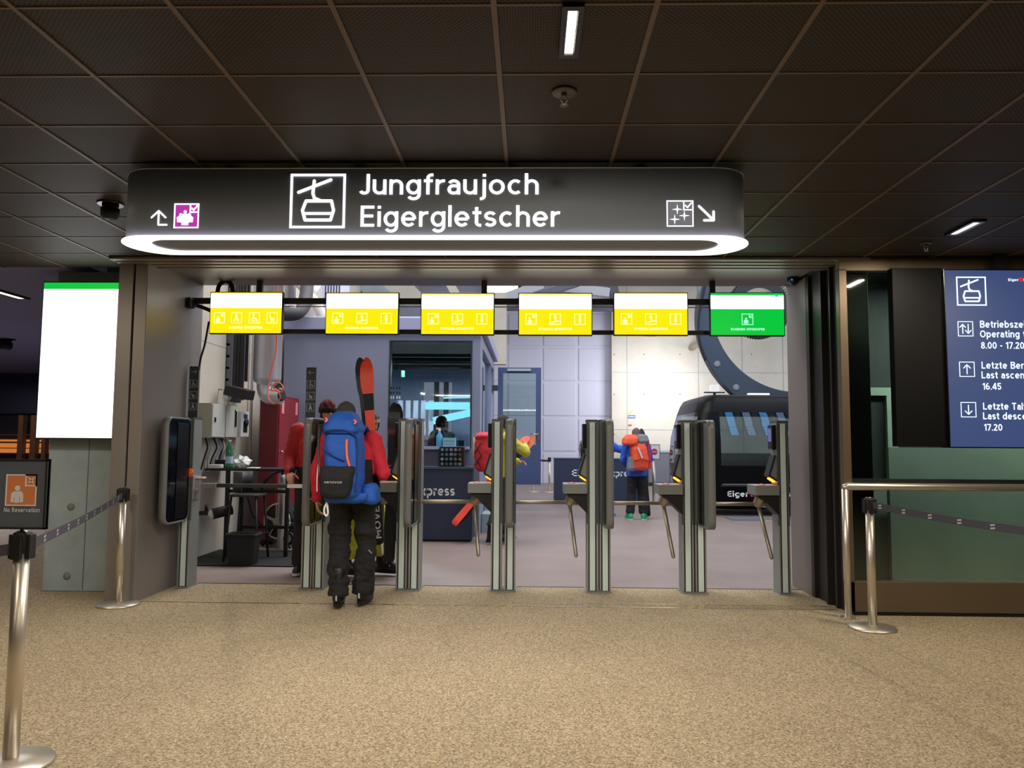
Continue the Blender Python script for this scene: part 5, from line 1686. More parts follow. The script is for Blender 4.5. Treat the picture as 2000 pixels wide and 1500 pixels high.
# bin
p = gnd(476, 1090)
p.y = 9.06; p.x = at(476, 1060, 9.06).x
r = thing('waste_bin', 'black waste bin with a liner beside the high chair', 'bin', (p.x, p.y, .014))
b = MB(BLACK)
b.rings([[(p.x + x, p.y + y, .014) for x, y in rrect(-.14, -.1, .14, .1, .03)], [(p.x + x, p.y + y, .36) for x, y in rrect(-.175, -.125, .175, .125, .04)], [(p.x + x, p.y + y, .36) for x, y in rrect(-.16, -.11, .16, .11, .035)], [(p.x + x, p.y + y, .05) for x, y in rrect(-.13, -.09, .13, .09, .03)]], True, True, False)
b.build('bucket', r)
b = MB(RUBBER); b.rings([[(p.x + x, p.y + y, .33) for x, y in rrect(-.178, -.128, .178, .128, .04)], [(p.x + x, p.y + y, .375) for x, y in rrect(-.18, -.13, .18, .13, .04)], [(p.x + x, p.y + y, .375) for x, y in rrect(-.165, -.115, .165, .115, .035)], [(p.x + x, p.y + y, .33) for x, y in rrect(-.165, -.115, .165, .115, .035)]], closed=True); b.build('liner', r)
# hose reel
c = at(541, 1018, 10.55)
r = thing('hose_reel', 'black wheeled hose reel with metal rim and coiled hose on the hall floor', 'hose reel', (c.x, c.y, 0))
Rr = 33 * 10.55 / 1500
d = V((.45, .9, 0)).normalized()
side = V((d.y, -d.x, 0))
def rot_ring(cen, rad, n=40):
    return [cen + side * rad * math.cos(2 * math.pi * k / n) + V((0, 0, 1)) * rad * math.sin(2 * math.pi * k / n) for k in range(n)]
b = MB(STEEL); b.tube(rot_ring(c, Rr) + [rot_ring(c, Rr)[0]], .012, 8); b.build('rim', r)
b = MB(BLACK); b.rings([rot_ring(c + d * .01, Rr - .01), rot_ring(c + d * .03, Rr - .01)], smooth=False); b.build('flange', r)
b = MB(STEEL_D)
for k in range(5):
    a = math.radians(20 + 72 * k); v_ = side * math.cos(a) + V((0, 0, 1)) * math.sin(a); b.bar(c - d * .005 + v_ * .05, c - d * .005 + v_ * (Rr - .01), .035, .012, d)
b.tube([c - d * .03, c + d * .02], .05, 16)
b.build('spoke', r)
b = MB(RUBBER)
for k in range(6):
    cc = c + d * (.07 + .06 * k); rg = rot_ring(cc, Rr - .03, 28); b.tube(rg + [rg[0]], .034, 8)
b.build('hose_coil', r)
b = MB(BLACK)
for s_ in (-1, 1):
    b.bar(c + side * s_ * .02, c + side * s_ * .26 + V((0, 0, -c.z + .012)), .03, .03); b.bar(c + d * .44, c + d * .44 + side * s_ * .26 + V((0, 0, -c.z + .012)), .03, .03)
b.bar(c, c + d * .44, .03, .03)
b.build('stand', r)
w_ = at(564, 1052, 10.2)
b = MB(PAINTG); b.tube([w_ - d * .02, w_ + d * .03], .055, 18)
b.m(BLACK).tube([w_ - d * .012, w_ + d * .022], .085, 20); b.build('wheel', r)
b = MB(RUBBER); b.tube(spline([at(510, 960, 10.3), at(520, 938, 10.3), at(540, 922, 10.35), at(562, 920, 10.4), at(580, 930, 10.4)]), .022, 10); b.build('hose', label='black hose arching behind the high table towards the red-jacket man', cat='hose')
p = at(547, 950, 10.32)
r = thing('canister', 'silver canister standing under the high table', 'canister', (p.x, 10.5, 0))
b = MB(ALU); b.lathe([(0, .0), (.05, .0), (.05, .9), (.045, .98), (.02, 1.0), (0, 1.0)], (p.x, 10.42, .0), 18); b.build('body', r)
b = MB(BLACK); b.lathe([(.02, 1.0), (.02, 1.03), (0, 1.035)], (p.x, 10.42, 0), 12); b.build('valve', r)

# ================================================================== PEOPLE AND THEIR GEAR
SKIN = mat('skin', (196, 142, 112), .55, 0, .4, var=(18, .06))
RED_J = mat('jacket_red', (196, 26, 48), .75, bump=(40, .3, .006))
RED_D = mat('jacket_dark_red', (176, 30, 34), .75, bump=(40, .3, .006))
BLK_J = mat('fabric_black', (20, 20, 23), .85, bump=(40, .35, .006))
BLK_S = mat('fabric_soft_black', (26, 25, 27), .9, bump=(22, .5, .012))
BLUE_B = mat('pack_blue', (22, 84, 176), .7, bump=(50, .3, .005))
BLUE_D = mat('pack_dark_blue', (18, 52, 120), .7)
BLUE_J = mat('jacket_blue', (40, 84, 190), .75, bump=(40, .3, .006))
YEL_P = mat('trousers_yellow', (186, 190, 40), .8, bump=(30, .4, .008))
YEL_J = mat('jacket_yellow', (184, 176, 66), .8, bump=(30, .3, .008))
HAT_G = mat('hat_grey', (62, 64, 60), .95, bump=(160, .5, .004))
HAIR_D = mat('hair_dark', (40, 30, 26), .8, bump=(120, .6, .006))
BOOT_B = mat('boot_black', (18, 18, 20), .4)
BOOT_W = mat('boot_trim', (190, 190, 190), .4)
ORANGE_B = mat('pack_orange', (232, 84, 46), .7, bump=(50, .3, .005))
REDP = mat('pack_red', (206, 44, 58), .7, bump=(50, .3, .005))
SKI_O = mat('ski_orange', (226, 70, 44), .45)
SKI_K = mat('ski_black', (22, 24, 26), .4)
GREY_F = mat('fabric_grey', (110, 112, 122), .8)
ZIPO = mat('zip_orange', (250, 108, 60), .5)
SHOE_G = mat('shoe_green', (40, 150, 104), .5)
SHOE_B = mat('shoe_blue', (30, 120, 220), .5)

def remesh(b, vox, smooth=2, wrinkle=0.0, wscale=9.0, seed=0.0):
    """one continuous surface out of everything collected in b"""
    me = bpy.data.meshes.new('tmp')
    bmesh.ops.recalc_face_normals(b.bm, faces=b.bm.faces[:])
    b.bm.to_mesh(me)
    b.bm.free()
    o = bpy.data.objects.new('tmp', me)
    COL.objects.link(o)
    m = o.modifiers.new('r', 'REMESH')
    m.mode = 'VOXEL'
    m.voxel_size = vox
    m.use_smooth_shade = True
    if smooth:
        s = o.modifiers.new('s', 'SMOOTH')
        s.factor = .5
        s.iterations = smooth
    dg = bpy.context.evaluated_depsgraph_get()
    dg.update()
    m2 = bpy.data.meshes.new_from_object(o.evaluated_get(dg))
    out = MB()
    out.bm = bmesh.new()
    out.bm.from_mesh(m2)
    bpy.data.objects.remove(o)
    bpy.data.meshes.remove(me)
    bpy.data.meshes.remove(m2)
    if wrinkle:
        out.bm.normal_update()
        for v in out.bm.verts:
            q = V((v.co.x * wscale + seed, v.co.y * wscale, v.co.z * wscale * 1.7))
            v.co += v.normal * wrinkle * (noise.noise(q) + .5 * noise.noise(q * 2.3))
    for f_ in out.bm.faces:
        f_.smooth = True
    return out

def paint(b, mats, fn):
    b.mats = list(mats)
    for f_ in b.bm.faces:
        f_.material_index = fn(f_.calc_center_median())
    return b

def capsule(b, p0, p1, r0, r1, n=12):
    p0, p1 = V(p0), V(p1)
    b.tube([p0, p0.lerp(p1, .5), p1], [r0, (r0 + r1) / 2, r1], n)
    b.ball(p0, r0 * .995, n); b.ball(p1, r1 * .995, n)

def hand(b, wr, d, palm, thumb_side, curl=.5, s=1.0, thumb_curl=.35):
    """palm, four unequal fingers and a thumb; d along the hand, palm = direction the palm faces"""
    d = V(d).normalized(); palm = V(palm); palm = (palm - d * palm.dot(d)).normalized()
    side = d.cross(palm).normalized() * thumb_side       # towards the thumb
    pc = wr + d * .045 * s
    for k in (-1.2, -.4, .4, 1.2):
        capsule(b, wr + d * .008 + side * k * .014 * s, wr + d * .082 * s + side * k * .0185 * s, .0155 * s, .0125 * s, 8)
    for k, L in ((1.25, .070), (.42, .079), (-.42, .073), (-1.25, .057)):
        p = wr + d * .084 * s + side * k * .0185 * s
        dirv = d.copy()
        for j, fr in enumerate((.45, .32, .23)):
            ang = curl * (.5, .75, .6)[j]
            dirv = (dirv * math.cos(ang) + palm * math.sin(ang)).normalized()
            q = p + dirv * L * fr * s
            capsule(b, p, q, (.0092 - .0008 * j) * s, (.0086 - .0009 * j) * s, 8)
            p = q
    p = wr + d * .022 * s + side * .022 * s
    dirv = (d * .62 + side * .70 + palm * .25).normalized()
    for j, L in enumerate((.036, .031, .024)):
        q = p + dirv * L * s
        capsule(b, p, q, (.0125 - .0012 * j) * s, (.0112 - .0012 * j) * s, 8)
        p = q
        dirv = (dirv + d * .35 * thumb_curl * 2 + palm * thumb_curl).normalized()

DEF = dict(pelvis=(0, 0, .95), chest=(0, 0, 1.29), neck=(0, -.01, 1.49), head=(0, .015, 1.655),
           hipL=(-.095, 0, .92), hipR=(.095, 0, .92), kneeL=(-.105, .025, .50), kneeR=(.105, .025, .50),
           ankL=(-.11, -.03, .09), ankR=(.11, -.03, .09), toeL=(-.13, .14, .03), toeR=(.13, .14, .03),
           shL=(-.19, -.01, 1.44), shR=(.19, -.01, 1.44), elL=(-.245, -.03, 1.16), elR=(.245, -.03, 1.16),
           wrL=(-.25, .04, .92), wrR=(.25, .04, .92), hdL=(-.05, .2, -1), hdR=(.05, .2, -1),
           plL=(1, .2, 0), plR=(-1, .2, 0), curlL=.5, curlR=.5, face=(0, 1, -.05))

def loft_torso(b, P, levels, n=22):
    """levels: (t, half width, half depth, forward shift); t: 0 pelvis, 1 chest, 2 neck"""
    pts = [V(P['pelvis']), V(P['chest']), V(P['neck'])]
    rr = []
    sx = (V(P['shR']) - V(P['shL'])).normalized()
    hx = (V(P['hipR']) - V(P['hipL'])).normalized()
    for t, w, d, f in levels:
        if t <= 0: c = pts[0] + (pts[1] - pts[0]) * t
        elif t <= 1: c = pts[0].lerp(pts[1], t)
        else: c = pts[1].lerp(pts[2], min(t - 1, 1.3))
        ax = hx.lerp(sx, max(0, min(1, t / 1.4))).normalized()
        up = (pts[1] - pts[0]).normalized() if t < 1 else (pts[2] - pts[1]).normalized()
        ay = up.cross(ax).normalized()
        c = c + ay * f
        rr.append([c + ax * w * math.copysign(abs(math.cos(a)) ** .85, math.cos(a)) + ay * d * math.copysign(abs(math.sin(a)) ** .85, math.sin(a)) for a in [2 * math.pi * k / n for k in range(n)]])
    b.rings(rr)

class Person:
    def __init__(s, label, loc, rotz, H, pose):
        s.r = thing('person', label, 'person', loc, rotz)
        s.s = H / 1.78
        P = dict(DEF); P.update(pose)
        s.P = {}
        for k, v in P.items():
            if isinstance(v, tuple) and not k.startswith(('hd', 'pl', 'face')):
                s.P[k] = V(v) * s.s
            elif isinstance(v, tuple): s.P[k] = V(v)
            else: s.P[k] = v
        s.body()
    def head_frame(s):
        f = s.P['face'].normalized(); up = V((0, 0, 1)); r = f.cross(up).normalized(); u = r.cross(f)
        return Matrix(((r.x, f.x, u.x), (r.y, f.y, u.y), (r.z, f.z, u.z)))
    def body(s):
        P, k = s.P, s.s
        b = MB(SKIN)
        loft_torso(b, P, [(-.18, .10, .07, 0), (-.05, .15, .095, 0), (.3, .138, .09, 0), (.7, .145, .095, 0), (1, .165, .1, 0), (1.5, .165, .09, 0), (1.85, .11, .07, 0), (2.05, .055, .055, 0)])
        for sd in 'LR':
            capsule(b, P['hip' + sd], P['knee' + sd], .078 * k, .052 * k)
            kn, an = P['knee' + sd], P['ank' + sd]
            capsule(b, kn, kn.lerp(an, .4) , .05 * k, .05 * k); capsule(b, kn.lerp(an, .4), an, .05 * k, .034 * k)
            capsule(b, an - V((0, 0, .03 * k)), P['toe' + sd], .036 * k, .028 * k)
            capsule(b, P['sh' + sd], P['el' + sd], .052 * k, .038 * k); capsule(b, P['el' + sd], P['wr' + sd], .038 * k, .025 * k)
            hand(b, P['wr' + sd], P['hd' + sd], P['pl' + sd], P.get('th' + sd, 1 if sd == 'R' else -1), P['curl' + sd], k)
        h = P['head']; M3 = s.head_frame()
        capsule(b, P['neck'] - V((0, 0, .03 * k)), h + M3 @ V((0, -.015 * k, -.06 * k)), .058 * k, .054 * k)
        b.ball(h + V((0, 0, .015 * k)), (.076 * k, .094 * k, .108 * k), 20, M3)
        b.ball(h + M3 @ V((0, .03, -.062)) * k, (.056 * k, .062 * k, .058 * k), 16, M3)
        b.ball(h + M3 @ V((0, .075, -.092)) * k, (.026 * k, .02 * k, .02 * k), 10, M3)
        b.tube([h + M3 @ V((0, .088, .018)) * k, h + M3 @ V((0, .103, -.012)) * k, h + M3 @ V((0, .108, -.03)) * k], [.009 * k, .013 * k, .017 * k], 10)
        for sx in (-1, 1):
            b.ball(h + M3 @ V((sx * .077, -.005, -.01)) * k, (.011 * k, .019 * k, .031 * k), 10, M3)
            b.ball(h + M3 @ V((sx * .032, .078, .027)) * k, (.026 * k, .014 * k, .009 * k), 10, M3)
            b.ball(h + M3 @ V((sx * .036, .066, -.022)) * k, (.024 * k, .02 * k, .018 * k), 10, M3)
        b.tube([h + M3 @ V((-.026, .084, -.062)) * k, h + M3 @ V((0, .093, -.06)) * k, h + M3 @ V((.026, .084, -.062)) * k], [.006 * k, .010 * k, .006 * k], 8)
        o = remesh(b, .0075, 2)
        lip = mat('lip', (150, 88, 78), .5)
        M3i = M3.inverted()
        def fn(c):
            q = M3i @ (c - h) / k
            return 1 if q.y > .078 and abs(q.x) < .028 and -.074 < q.z < -.052 else 0
        paint(o, [SKIN, lip], fn)
        o.build('body', s.r, local=True)
        for sx in (-1, 1):
            c = h + M3 @ V((sx * .032, .0775, .008)) * k
            b = MB(mat('eye_white', (225, 222, 215), .3)); b.ball(c, (.0125 * k, .010 * k, .0075 * k), 10, M3)
            b.m(mat('iris_brown', (46, 30, 22), .2)); b.ball(c + M3 @ V((0, .0072, 0)) * k, (.006 * k, .0042 * k, .006 * k), 8, M3)
            b.build('eye', s.r, local=True)
            b = MB(HAIR_D); b.tube([h + M3 @ V((sx * .014, .094, .034)) * k, h + M3 @ V((sx * .034, .089, .041)) * k, h + M3 @ V((sx * .052, .076, .034)) * k], [.004 * k, .0055 * k, .003 * k], 6)
            b.build('eyebrow', s.r, local=True)
    def jacket(s, mats, fn=None, bulk=.03, hem=-.30, wr=.03, seed=0.0, name='jacket', collar=True, cuff=0.93, mw=.012, flare=0.0):
        P, k = s.P, s.s
        b = MB(mats[0])
        B = bulk
        L = [(hem, (.165 + B + flare) * k, (.115 + B) * k, 0), (hem * .3, (.165 + B) * k, (.115 + B) * k, 0), (.35, (.150 + B) * k, (.105 + B) * k, 0), (.8, (.160 + B) * k, (.112 + B) * k, 0),
             (1.2, (.172 + B) * k, (.112 + B) * k, 0), (1.55, (.165 + B * .7) * k, (.095 + B * .6) * k, 0), (1.82, (.115 + B * .5) * k, (.080 + B * .4) * k, 0), (2.02, .078 * k, .075 * k, 0)]
        if collar: L.append((2.28, .072 * k, .070 * k, .005))
        loft_torso(b, P, L)
        for sd in 'LR':
            sh, el, w_ = P['sh' + sd], P['el' + sd], P['wr' + sd]
            capsule(b, sh, el, (.060 + B * .75) * k, (.047 + B * .55) * k); capsule(b, el, el.lerp(w_, cuff), (.047 + B * .55) * k, (.036 + B * .35) * k)
        o = remesh(b, mw, 3, wr * .3, 11, seed)
        paint(o, mats, fn or (lambda c: 0))
        return o.build(name, s.r, local=True)
    def trousers(s, m, bulk=.025, wr=.03, seed=3.0, flare=.03, bottom=.10, name='trousers', mw=.012):
        P, k = s.P, s.s
        b = MB(m)
        B = bulk
        loft_torso(b, P, [(-.34, .10 * k, .08 * k, 0), (-.2, (.150 + B) * k, (.105 + B) * k, 0), (0, (.155 + B) * k, (.11 + B) * k, 0), (.25, (.148 + B * .6) * k, (.10 + B * .6) * k, 0)])
        for sd in 'LR':
            hp, kn, an = P['hip' + sd], P['knee' + sd], P['ank' + sd]
            end = kn.lerp(an, (kn.z - bottom * k) / max(.05, kn.z - an.z)) if kn.z - an.z > .05 else an
            capsule(b, hp - V((0, 0, .02)), kn, (.088 + B) * k, (.066 + B) * k)
            b.tube([kn, kn.lerp(end, .55), end], [(.066 + B) * k, (.066 + B + flare * .6) * k, (.062 + B + flare) * k], 14)
        o = remesh(b, mw, 3, wr * .35, 8, seed)
        o.mats = [m]
        return o.build(name, s.r, local=True)
    def beanie(s, mats, fn=None, low=.0, name='hat', h=.135, r=1.0):
        k = s.s; h0 = s.P['head']; M3 = s.head_frame()
        b = MB(mats[0])
        rr = []
        for z, q in ((low - .022, 1.02), (low - .02, 1.07), (low + .03, 1.09), (low + .033, 1.04), (.055, 1.03), (.085, .94), (.108, .78), (.125, .52), (h, .2), (h + .002, .04)):
            rr.append([h0 + M3 @ V((.083 * q * r * math.cos(2 * math.pi * i / 28), -.004 + .101 * q * r * math.sin(2 * math.pi * i / 28), z)) * k for i in range(28)])
        b.rings(rr)
        if fn: paint(b, mats, lambda c: fn(M3.inverted() @ (c - h0) / k))
        return b.build(name, s.r, local=True)
    def hair(s, m, low=-.06, name='hair'):
        k = s.s; h0 = s.P['head']; M3 = s.head_frame()
        b = MB(m)
        bm2 = bmesh.new(); bmesh.ops.create_icosphere(bm2, subdivisions=4, radius=1)
        keep = {}
        for v in bm2.verts:
            q = V((v.co.x * .086, v.co.y * .104 - .006, v.co.z * .118 + .018))
            keep[v.index] = q
        vv = {}
        for f_ in bm2.faces:
            c = sum((keep[v.index] for v in f_.verts), V()) / 3
            if (c.y > .035 and c.z < .065) or c.z < low: continue
            ids = []
            for v in f_.verts:
                if v.index not in vv:
                    q = keep[v.index]; vv[v.index] = b.bm.verts.new(h0 + M3 @ (q * (1 + .05 * noise.noise(q * 60))) * k)
                ids.append(vv[v.index])
            b.f(ids, True)
        bm2.free()
        o = b.build(name, s.r, local=True)
        md = o.modifiers.new('thick', 'SOLIDIFY'); md.thickness = .012; md.offset = -1
        return o
    def ski_boot(s, sd, m=None):
        P, k = s.P, s.s
        an, to = P['ank' + sd], P['toe' + sd]
        f = V((to.x - an.x, to.y - an.y, 0)).normalized(); r = f.cross(V((0, 0, 1)))
        base = V((an.x, an.y, 0)) - V((0, 0, 0))
        b = MB(m or BOOT_B)
        def ring(c, w, l, n=16): return [c + r * w * math.cos(2 * math.pi * i / n) + f * l * math.sin(2 * math.pi * i / n) for i in range(n)]
        b.rings([ring(base + f * .07 + V((0, 0, .022)), .048, .155), ring(base + f * .07 + V((0, 0, .05)), .056, .158), ring(base + f * .055 + V((0, 0, .09)), .055, .135), ring(base + f * .02 + V((0, 0, .13)), .056, .095), ring(base + f * .012 + V((0, 0, .22)), .060, .078), ring(base + f * .03 + V((0, 0, .31)), .064, .080), ring(base + f * .03 + V((0, 0, .33)), .055, .07)])
        o = b.build('ski_boot', s.r, local=True)
        b = MB(BLACK); b.rings([ring(base + f * .07, .046, .165), ring(base + f * .07 + V((0, 0, .028)), .048, .168)], smooth=False); b.build('sole', o, local=True)
        b = MB(BOOT_W)
        for z, w_, fy in ((.085, .056, .11), (.12, .058, .075), (.20, .062, .07), (.26, .064, .08)):
            c = base + f * fy + V((0, 0, z)); b.bar(c - r * w_, c + r * w_, .018, .010, f)
        b.build('buckle', o, local=True)
        c = base - f * .088 + V((0, 0, .075)); b = MB(BOOT_W); b.bar(c - V((0, 0, .022)), c + V((0, 0, .022)), .022, .012, r); b.build('heel_tab', o, local=True)
        return o
    def shoe(s, sd, m):
        P, k = s.P, s.s
        an, to = P['ank' + sd], P['toe' + sd]
        f = V((to.x - an.x, to.y - an.y, 0)).normalized(); r = f.cross(V((0, 0, 1)))
        base = V((an.x, an.y, an.z - .09 * k))
        def ring(c, w, l, n=16): return [c + (r * w * math.cos(2 * math.pi * i / n) + f * l * math.sin(2 * math.pi * i / n)) * 1.12 * k for i in range(n)]
        b = MB(m); b.rings([ring(base + f * .06 + V((0, 0, .02)), .05, .15), ring(base + f * .06 + V((0, 0, .05)), .054, .15), ring(base + f * .03 + V((0, 0, .09)), .05, .11), ring(base + V((0, 0, .14)), .05, .07)])
        o = b.build('shoe', s.r, local=True)
        b = MB(PAINTG); b.rings([ring(base + f * .06, .052, .158), ring(base + f * .06 + V((0, 0, .028)), .053, .156)], smooth=False); b.build('sole', o, local=True)

def pack_ring(c, w, d, r, rx, ry, n=5):
    return [c + rx * x + ry * y for x, y in rrect(-w, -d, w, d, min(r, w * .95, d * .95), n)]

def backpack(label, root, sections, m, name='backpack', puff=.006, seed=0.0):
    """sections in the root's local frame: (z, half width, y back, y front, x shift)"""
    b = MB(m)
    rr = []
    for z, w, y0, y1, xs in sections:
        rr.append([V((x + xs, y + (y0 + y1) / 2, z)) for x, y in rrect(-w, -(y1 - y0) / 2, w, (y1 - y0) / 2, min(.07, w * .9, (y1 - y0) * .45), 5)])
    b.rings(rr)
    o = remesh(b, .013, 2, puff, 9, seed)
    o.mats = [m]
    return o

def ski(label, tail, tip, nrm, mbase, bands=(), width=.105, tipw=.125, group=None, curl=.07, binding=None, bmat=None, mark=None):
    """one ski standing from tail to tip; nrm: direction its base (running surface) faces; bands: (t0, t1, material)"""
    tail, tip = V(tail), V(tip)
    a = (tip - tail); L = a.length; a.normalize()
    nrm = V(nrm); nrm = (nrm - a * nrm.dot(a)).normalized()
    sd = a.cross(nrm)
    r = thing('ski', label, 'ski', tail, 0, group)
    b = MB(mbase)
    prof = [(0, .55), (.008, .8), (.02, .92), (.08, .92), (.3, .80), (.5, .74), (.7, .82), (.86, 1.0), (.90, 1.02), (.94, .96), (.97, .74), (.988, .48), (1, .16)]
    cuts = sorted(set([p[0] for p in prof] + [x for t0, t1, _ in bands for x in (t0, t1)] + [i / 24 for i in range(25)]))
    def wof(t):
        for (t0, w0), (t1, w1) in zip(prof[:-1], prof[1:]):
            if t0 <= t <= t1: return w0 + (w1 - w0) * (t - t0) / (t1 - t0)
        return prof[-1][1]
    rr = []
    for t in cuts:
        w_ = wof(t) * (tipw if t > .8 else width) / 2
        off = -curl * max(0, (t - .88) / .12) ** 2 - .02 * max(0, (.05 - t) / .05) ** 2
        c = tail + a * (L * t) + nrm * off
        th = .005 if t > .95 else .007
        rr.append([c - sd * w_ + nrm * th, c + sd * w_ + nrm * th, c + sd * w_ - nrm * th, c - sd * w_ - nrm * th])
    b.rings(rr, smooth=False)
    b.bm.faces.ensure_lookup_table()
    ms = [mbase] + [x[2] for x in bands]
    def fn(c):
        t = (c - tail).dot(a) / L
        for i, (t0, t1, _) in enumerate(bands):
            if t0 <= t <= t1: return i + 1
        return 0
    paint(b, ms, fn)
    b.build('blade', r)
    c = tail + a * L * .42 - nrm * .03
    b = MB(bmat or SKI_K)
    Mx = Matrix(((sd.x, a.x, nrm.x, c.x), (sd.y, a.y, nrm.y, c.y), (sd.z, a.z, nrm.z, c.z), (0, 0, 0, 1)))
    b.box(-.035, .035, .10, .19, -.035, .022, Mx); b.box(-.037, .037, -.22, -.09, -.045, .022, Mx); b.box(-.028, .028, -.09, .10, .0, .022, Mx)
    b.build('binding', r, bevel=.005)
    if mark:
        txt, t0, t1, side_, mm = mark
        b = MB(); F = Flat(b, tail + nrm * .008 * side_, a, (sd * -1 if side_ > 0 else sd))
        F.text(txt, L * t0, -.028, .056, mm, L * (t1 - t0), 1, weight=.15)
        b.build('lettering', r)
    return r

# ------------------------------------------------------------------ skier with the blue backpack, seen from behind
MX, MY = at(684, 1180, 6.86).x, 6.86
man = Person('person in a red and black jacket walking to the gates with a blue backpack', (MX, MY, .028), 0, 1.79,
             dict(pelvis=(.0, .0, .97), chest=(-.01, .05, 1.29), neck=(-.05, .075, 1.48), head=(-.10, .105, 1.64), face=(-.1, 1, -.12),
                  shL=(-.235, .04, 1.43), shR=(.16, .05, 1.44), elL=(-.325, .0, 1.15), wrL=(-.345, .08, .89), hdL=(.12, .3, -1), plL=(1, .3, .1), curlL=.55,
                  elR=(.265, .02, 1.13), wrR=(.17, .25, 1.2), hdR=(-.2, .7, .5), plR=(-.9, .1, .2), curlR=1.0,
                  hipL=(-.1, 0, .93), hipR=(.1, 0, .93), kneeL=(-.118, .04, .50), kneeR=(.118, .07, .50), ankL=(-.095, -.06, .09), ankR=(.095, .06, .09), toeL=(-.11, .11, .03), toeR=(.12, .23, .03)))
def red_black(c):
    z = c.z
    return 1 if (abs(c.x) < .215 and z < 1.30 and abs(c.x) > .02 and not (c.x < -.205)) else 0
man.jacket([RED_J, BLK_J], lambda c: 1 if (abs(c.x + .03) < .205 and c.z < 1.27) else 0, bulk=.026, wr=.03, hem=-.10)
man.trousers(BLK_S, bulk=.024, flare=.004, wr=.06, bottom=.075, mw=.010)
man.beanie([HAT_G], low=-.035, h=.14)
man.ski_boot('L'); man.ski_boot('R')
b = MB(mat('trouser_piping', (170, 172, 176), .6))
b.tube(spline([V((.185, -.02, .44)), V((.175, -.045, .46)), V((.165, -.055, .475))]), .005, 6); b.build('trouser_piping', man.r, local=True)

pk = thing('backpack', 'large blue backpack with a black front pocket on the red-jacket skier', 'backpack', (MX - .035, MY, .028))
z0 = .0
o = backpack('', pk, [(.93, .135, -.33, -.13, .02), (.97, .15, -.37, -.10, .02), (1.1, .152, -.39, -.09, .02), (1.35, .155, -.38, -.07, .01), (1.5, .15, -.36, -.055, 0), (1.56, .14, -.33, -.05, -.01)], BLUE_B)
o.build('main_bag', pk, local=True)
o = backpack('', pk, [(1.49, .145, -.385, -.05, 0), (1.52, .156, -.40, -.03, 0), (1.60, .138, -.375, -.03, -.005), (1.66, .10, -.32, -.05, -.01), (1.685, .07, -.26, -.09, -.01)], BLUE_B, seed=4)
o.build('lid', pk, local=True)
o = backpack('', pk, [(.945, .085, -.43, -.36, -.02), (.98, .125, -.45, -.35, -.02), (1.12, .148, -.455, -.34, -.015), (1.215, .14, -.42, -.34, .0)], BLK_J, seed=8)
fp = o.build('front_pocket', pk, local=True)
b = MB(); F = Flat(b, (0, -.462, 0)); F.text('ORTOVOX', -.10, 1.075, .018, PAINTG, .15, 1, weight=.16); b.build('lettering', fp, local=True)
b = MB(ZIPO); b.tube(spline([V((.065, -.392, 1.44)), V((.066, -.397, 1.36)), V((.075, -.399, 1.28)), V((.095, -.398, 1.215))]), .011, 8); b.build('zip', pk, local=True)
b = MB(BLUE_D)
b.tube(spline([V((-.16, -.36, 1.49)), V((-.09, -.392, 1.515)), V((.03, -.397, 1.52)), V((.11, -.385, 1.49)), V((.145, -.365, 1.43)), V((.15, -.37, 1.2)), V((.15, -.38, 1.0))]), .009, 6)
b.tube(spline([V((-.16, -.375, 1.38)), V((-.06, -.397, 1.31)), V((.05, -.398, 1.26))]), .006, 6)
b.build('seam', pk, local=True)
for sx in (-1, 1):
    b = MB(BLUE_D); b.tube(spline([V((.11 * sx, -.06, 1.52)), V((.12 * sx, .06, 1.55)), V((.13 * sx, .15, 1.45)), V((.14 * sx, .18, 1.25)), V((.16 * sx, .06, 1.06)), V((.14 * sx, -.08, 1.02))]), .022, 8, sx=1.4); b.build('shoulder_strap', pk, local=True)
o = backpack('', pk, [(.885, .05, -.25, .0, .235), (.92, .065, -.28, .02, .235), (1.02, .06, -.27, .0, .225), (1.06, .04, -.22, -.03, .215)], BLUE_B, seed=2)
o.build('hip_fin', pk, local=True)
o = backpack('', pk, [(.90, .16, -.30, -.10, .03), (.93, .19, -.33, -.08, .04), (.985, .19, -.33, -.08, .04)], BLUE_B, seed=6)
o.build('bottom_panel', pk, local=True)
for sx, z_ in ((-.125, 1.60), (.12, 1.585)):
    b = MB(mat('tag_pink', (255, 110, 130), .5)); b.tube(spline([V((sx, -.385, z_ + .02)), V((sx + .02, -.397, z_ + .005)), V((sx + .005, -.397, z_ - .012))]), .009, 6); b.build('webbing_loop', pk, local=True)
b = MB(PAINTW); b.tube(spline([V((-.185, -.33, 1.26)), V((-.19, -.35, 1.12)), V((-.185, -.36, 1.0))]), .006, 6)
b.tube(spline([V((-.10, -.36, .91)), V((-.118, -.37, .86)), V((-.115, -.37, .815)), V((-.095, -.37, .80)), V((-.085, -.37, .83)), V((-.10, -.365, .905))]), .008, 6); b.build('cord', pk, local=True)
b = MB(ANTH); b.tube(spline([V((-.205, -.24, 1.55)), V((-.2, -.30, 1.4)), V((-.175, -.36, 1.25)), V((-.15, -.40, 1.13))]), .010, 6); b.build('side_strap', pk, local=True)
# his skis
SY = MY + .27
a1, c1 = at(741, 1062, SY), at(714, 697, SY)
TAPE = mat('tape_black', (24, 24, 27), .8)
ski('orange-based ski held upright by the skier with the blue backpack', a1 + V((.0, -.015, 0)), c1, (0, -1, 0), SKI_O, [(.0, .60, SKI_K), (.71, .80, TAPE)], group='skis carried by the blue backpack skier', curl=.05, mark=('MOVE', .03, .20, 1, PAINTG))
a2, c2 = at(738, 1064, SY + .05), at(704, 699, SY + .05)
ski('dark ski crossing behind the orange one beside the blue backpack', a2 + V((0, .02, 0)), c2 + V((0, .02, 0)), (0, 1, 0), SKI_K, [(.0, .2, SKI_K)], group='skis carried by the blue backpack skier', curl=.05)

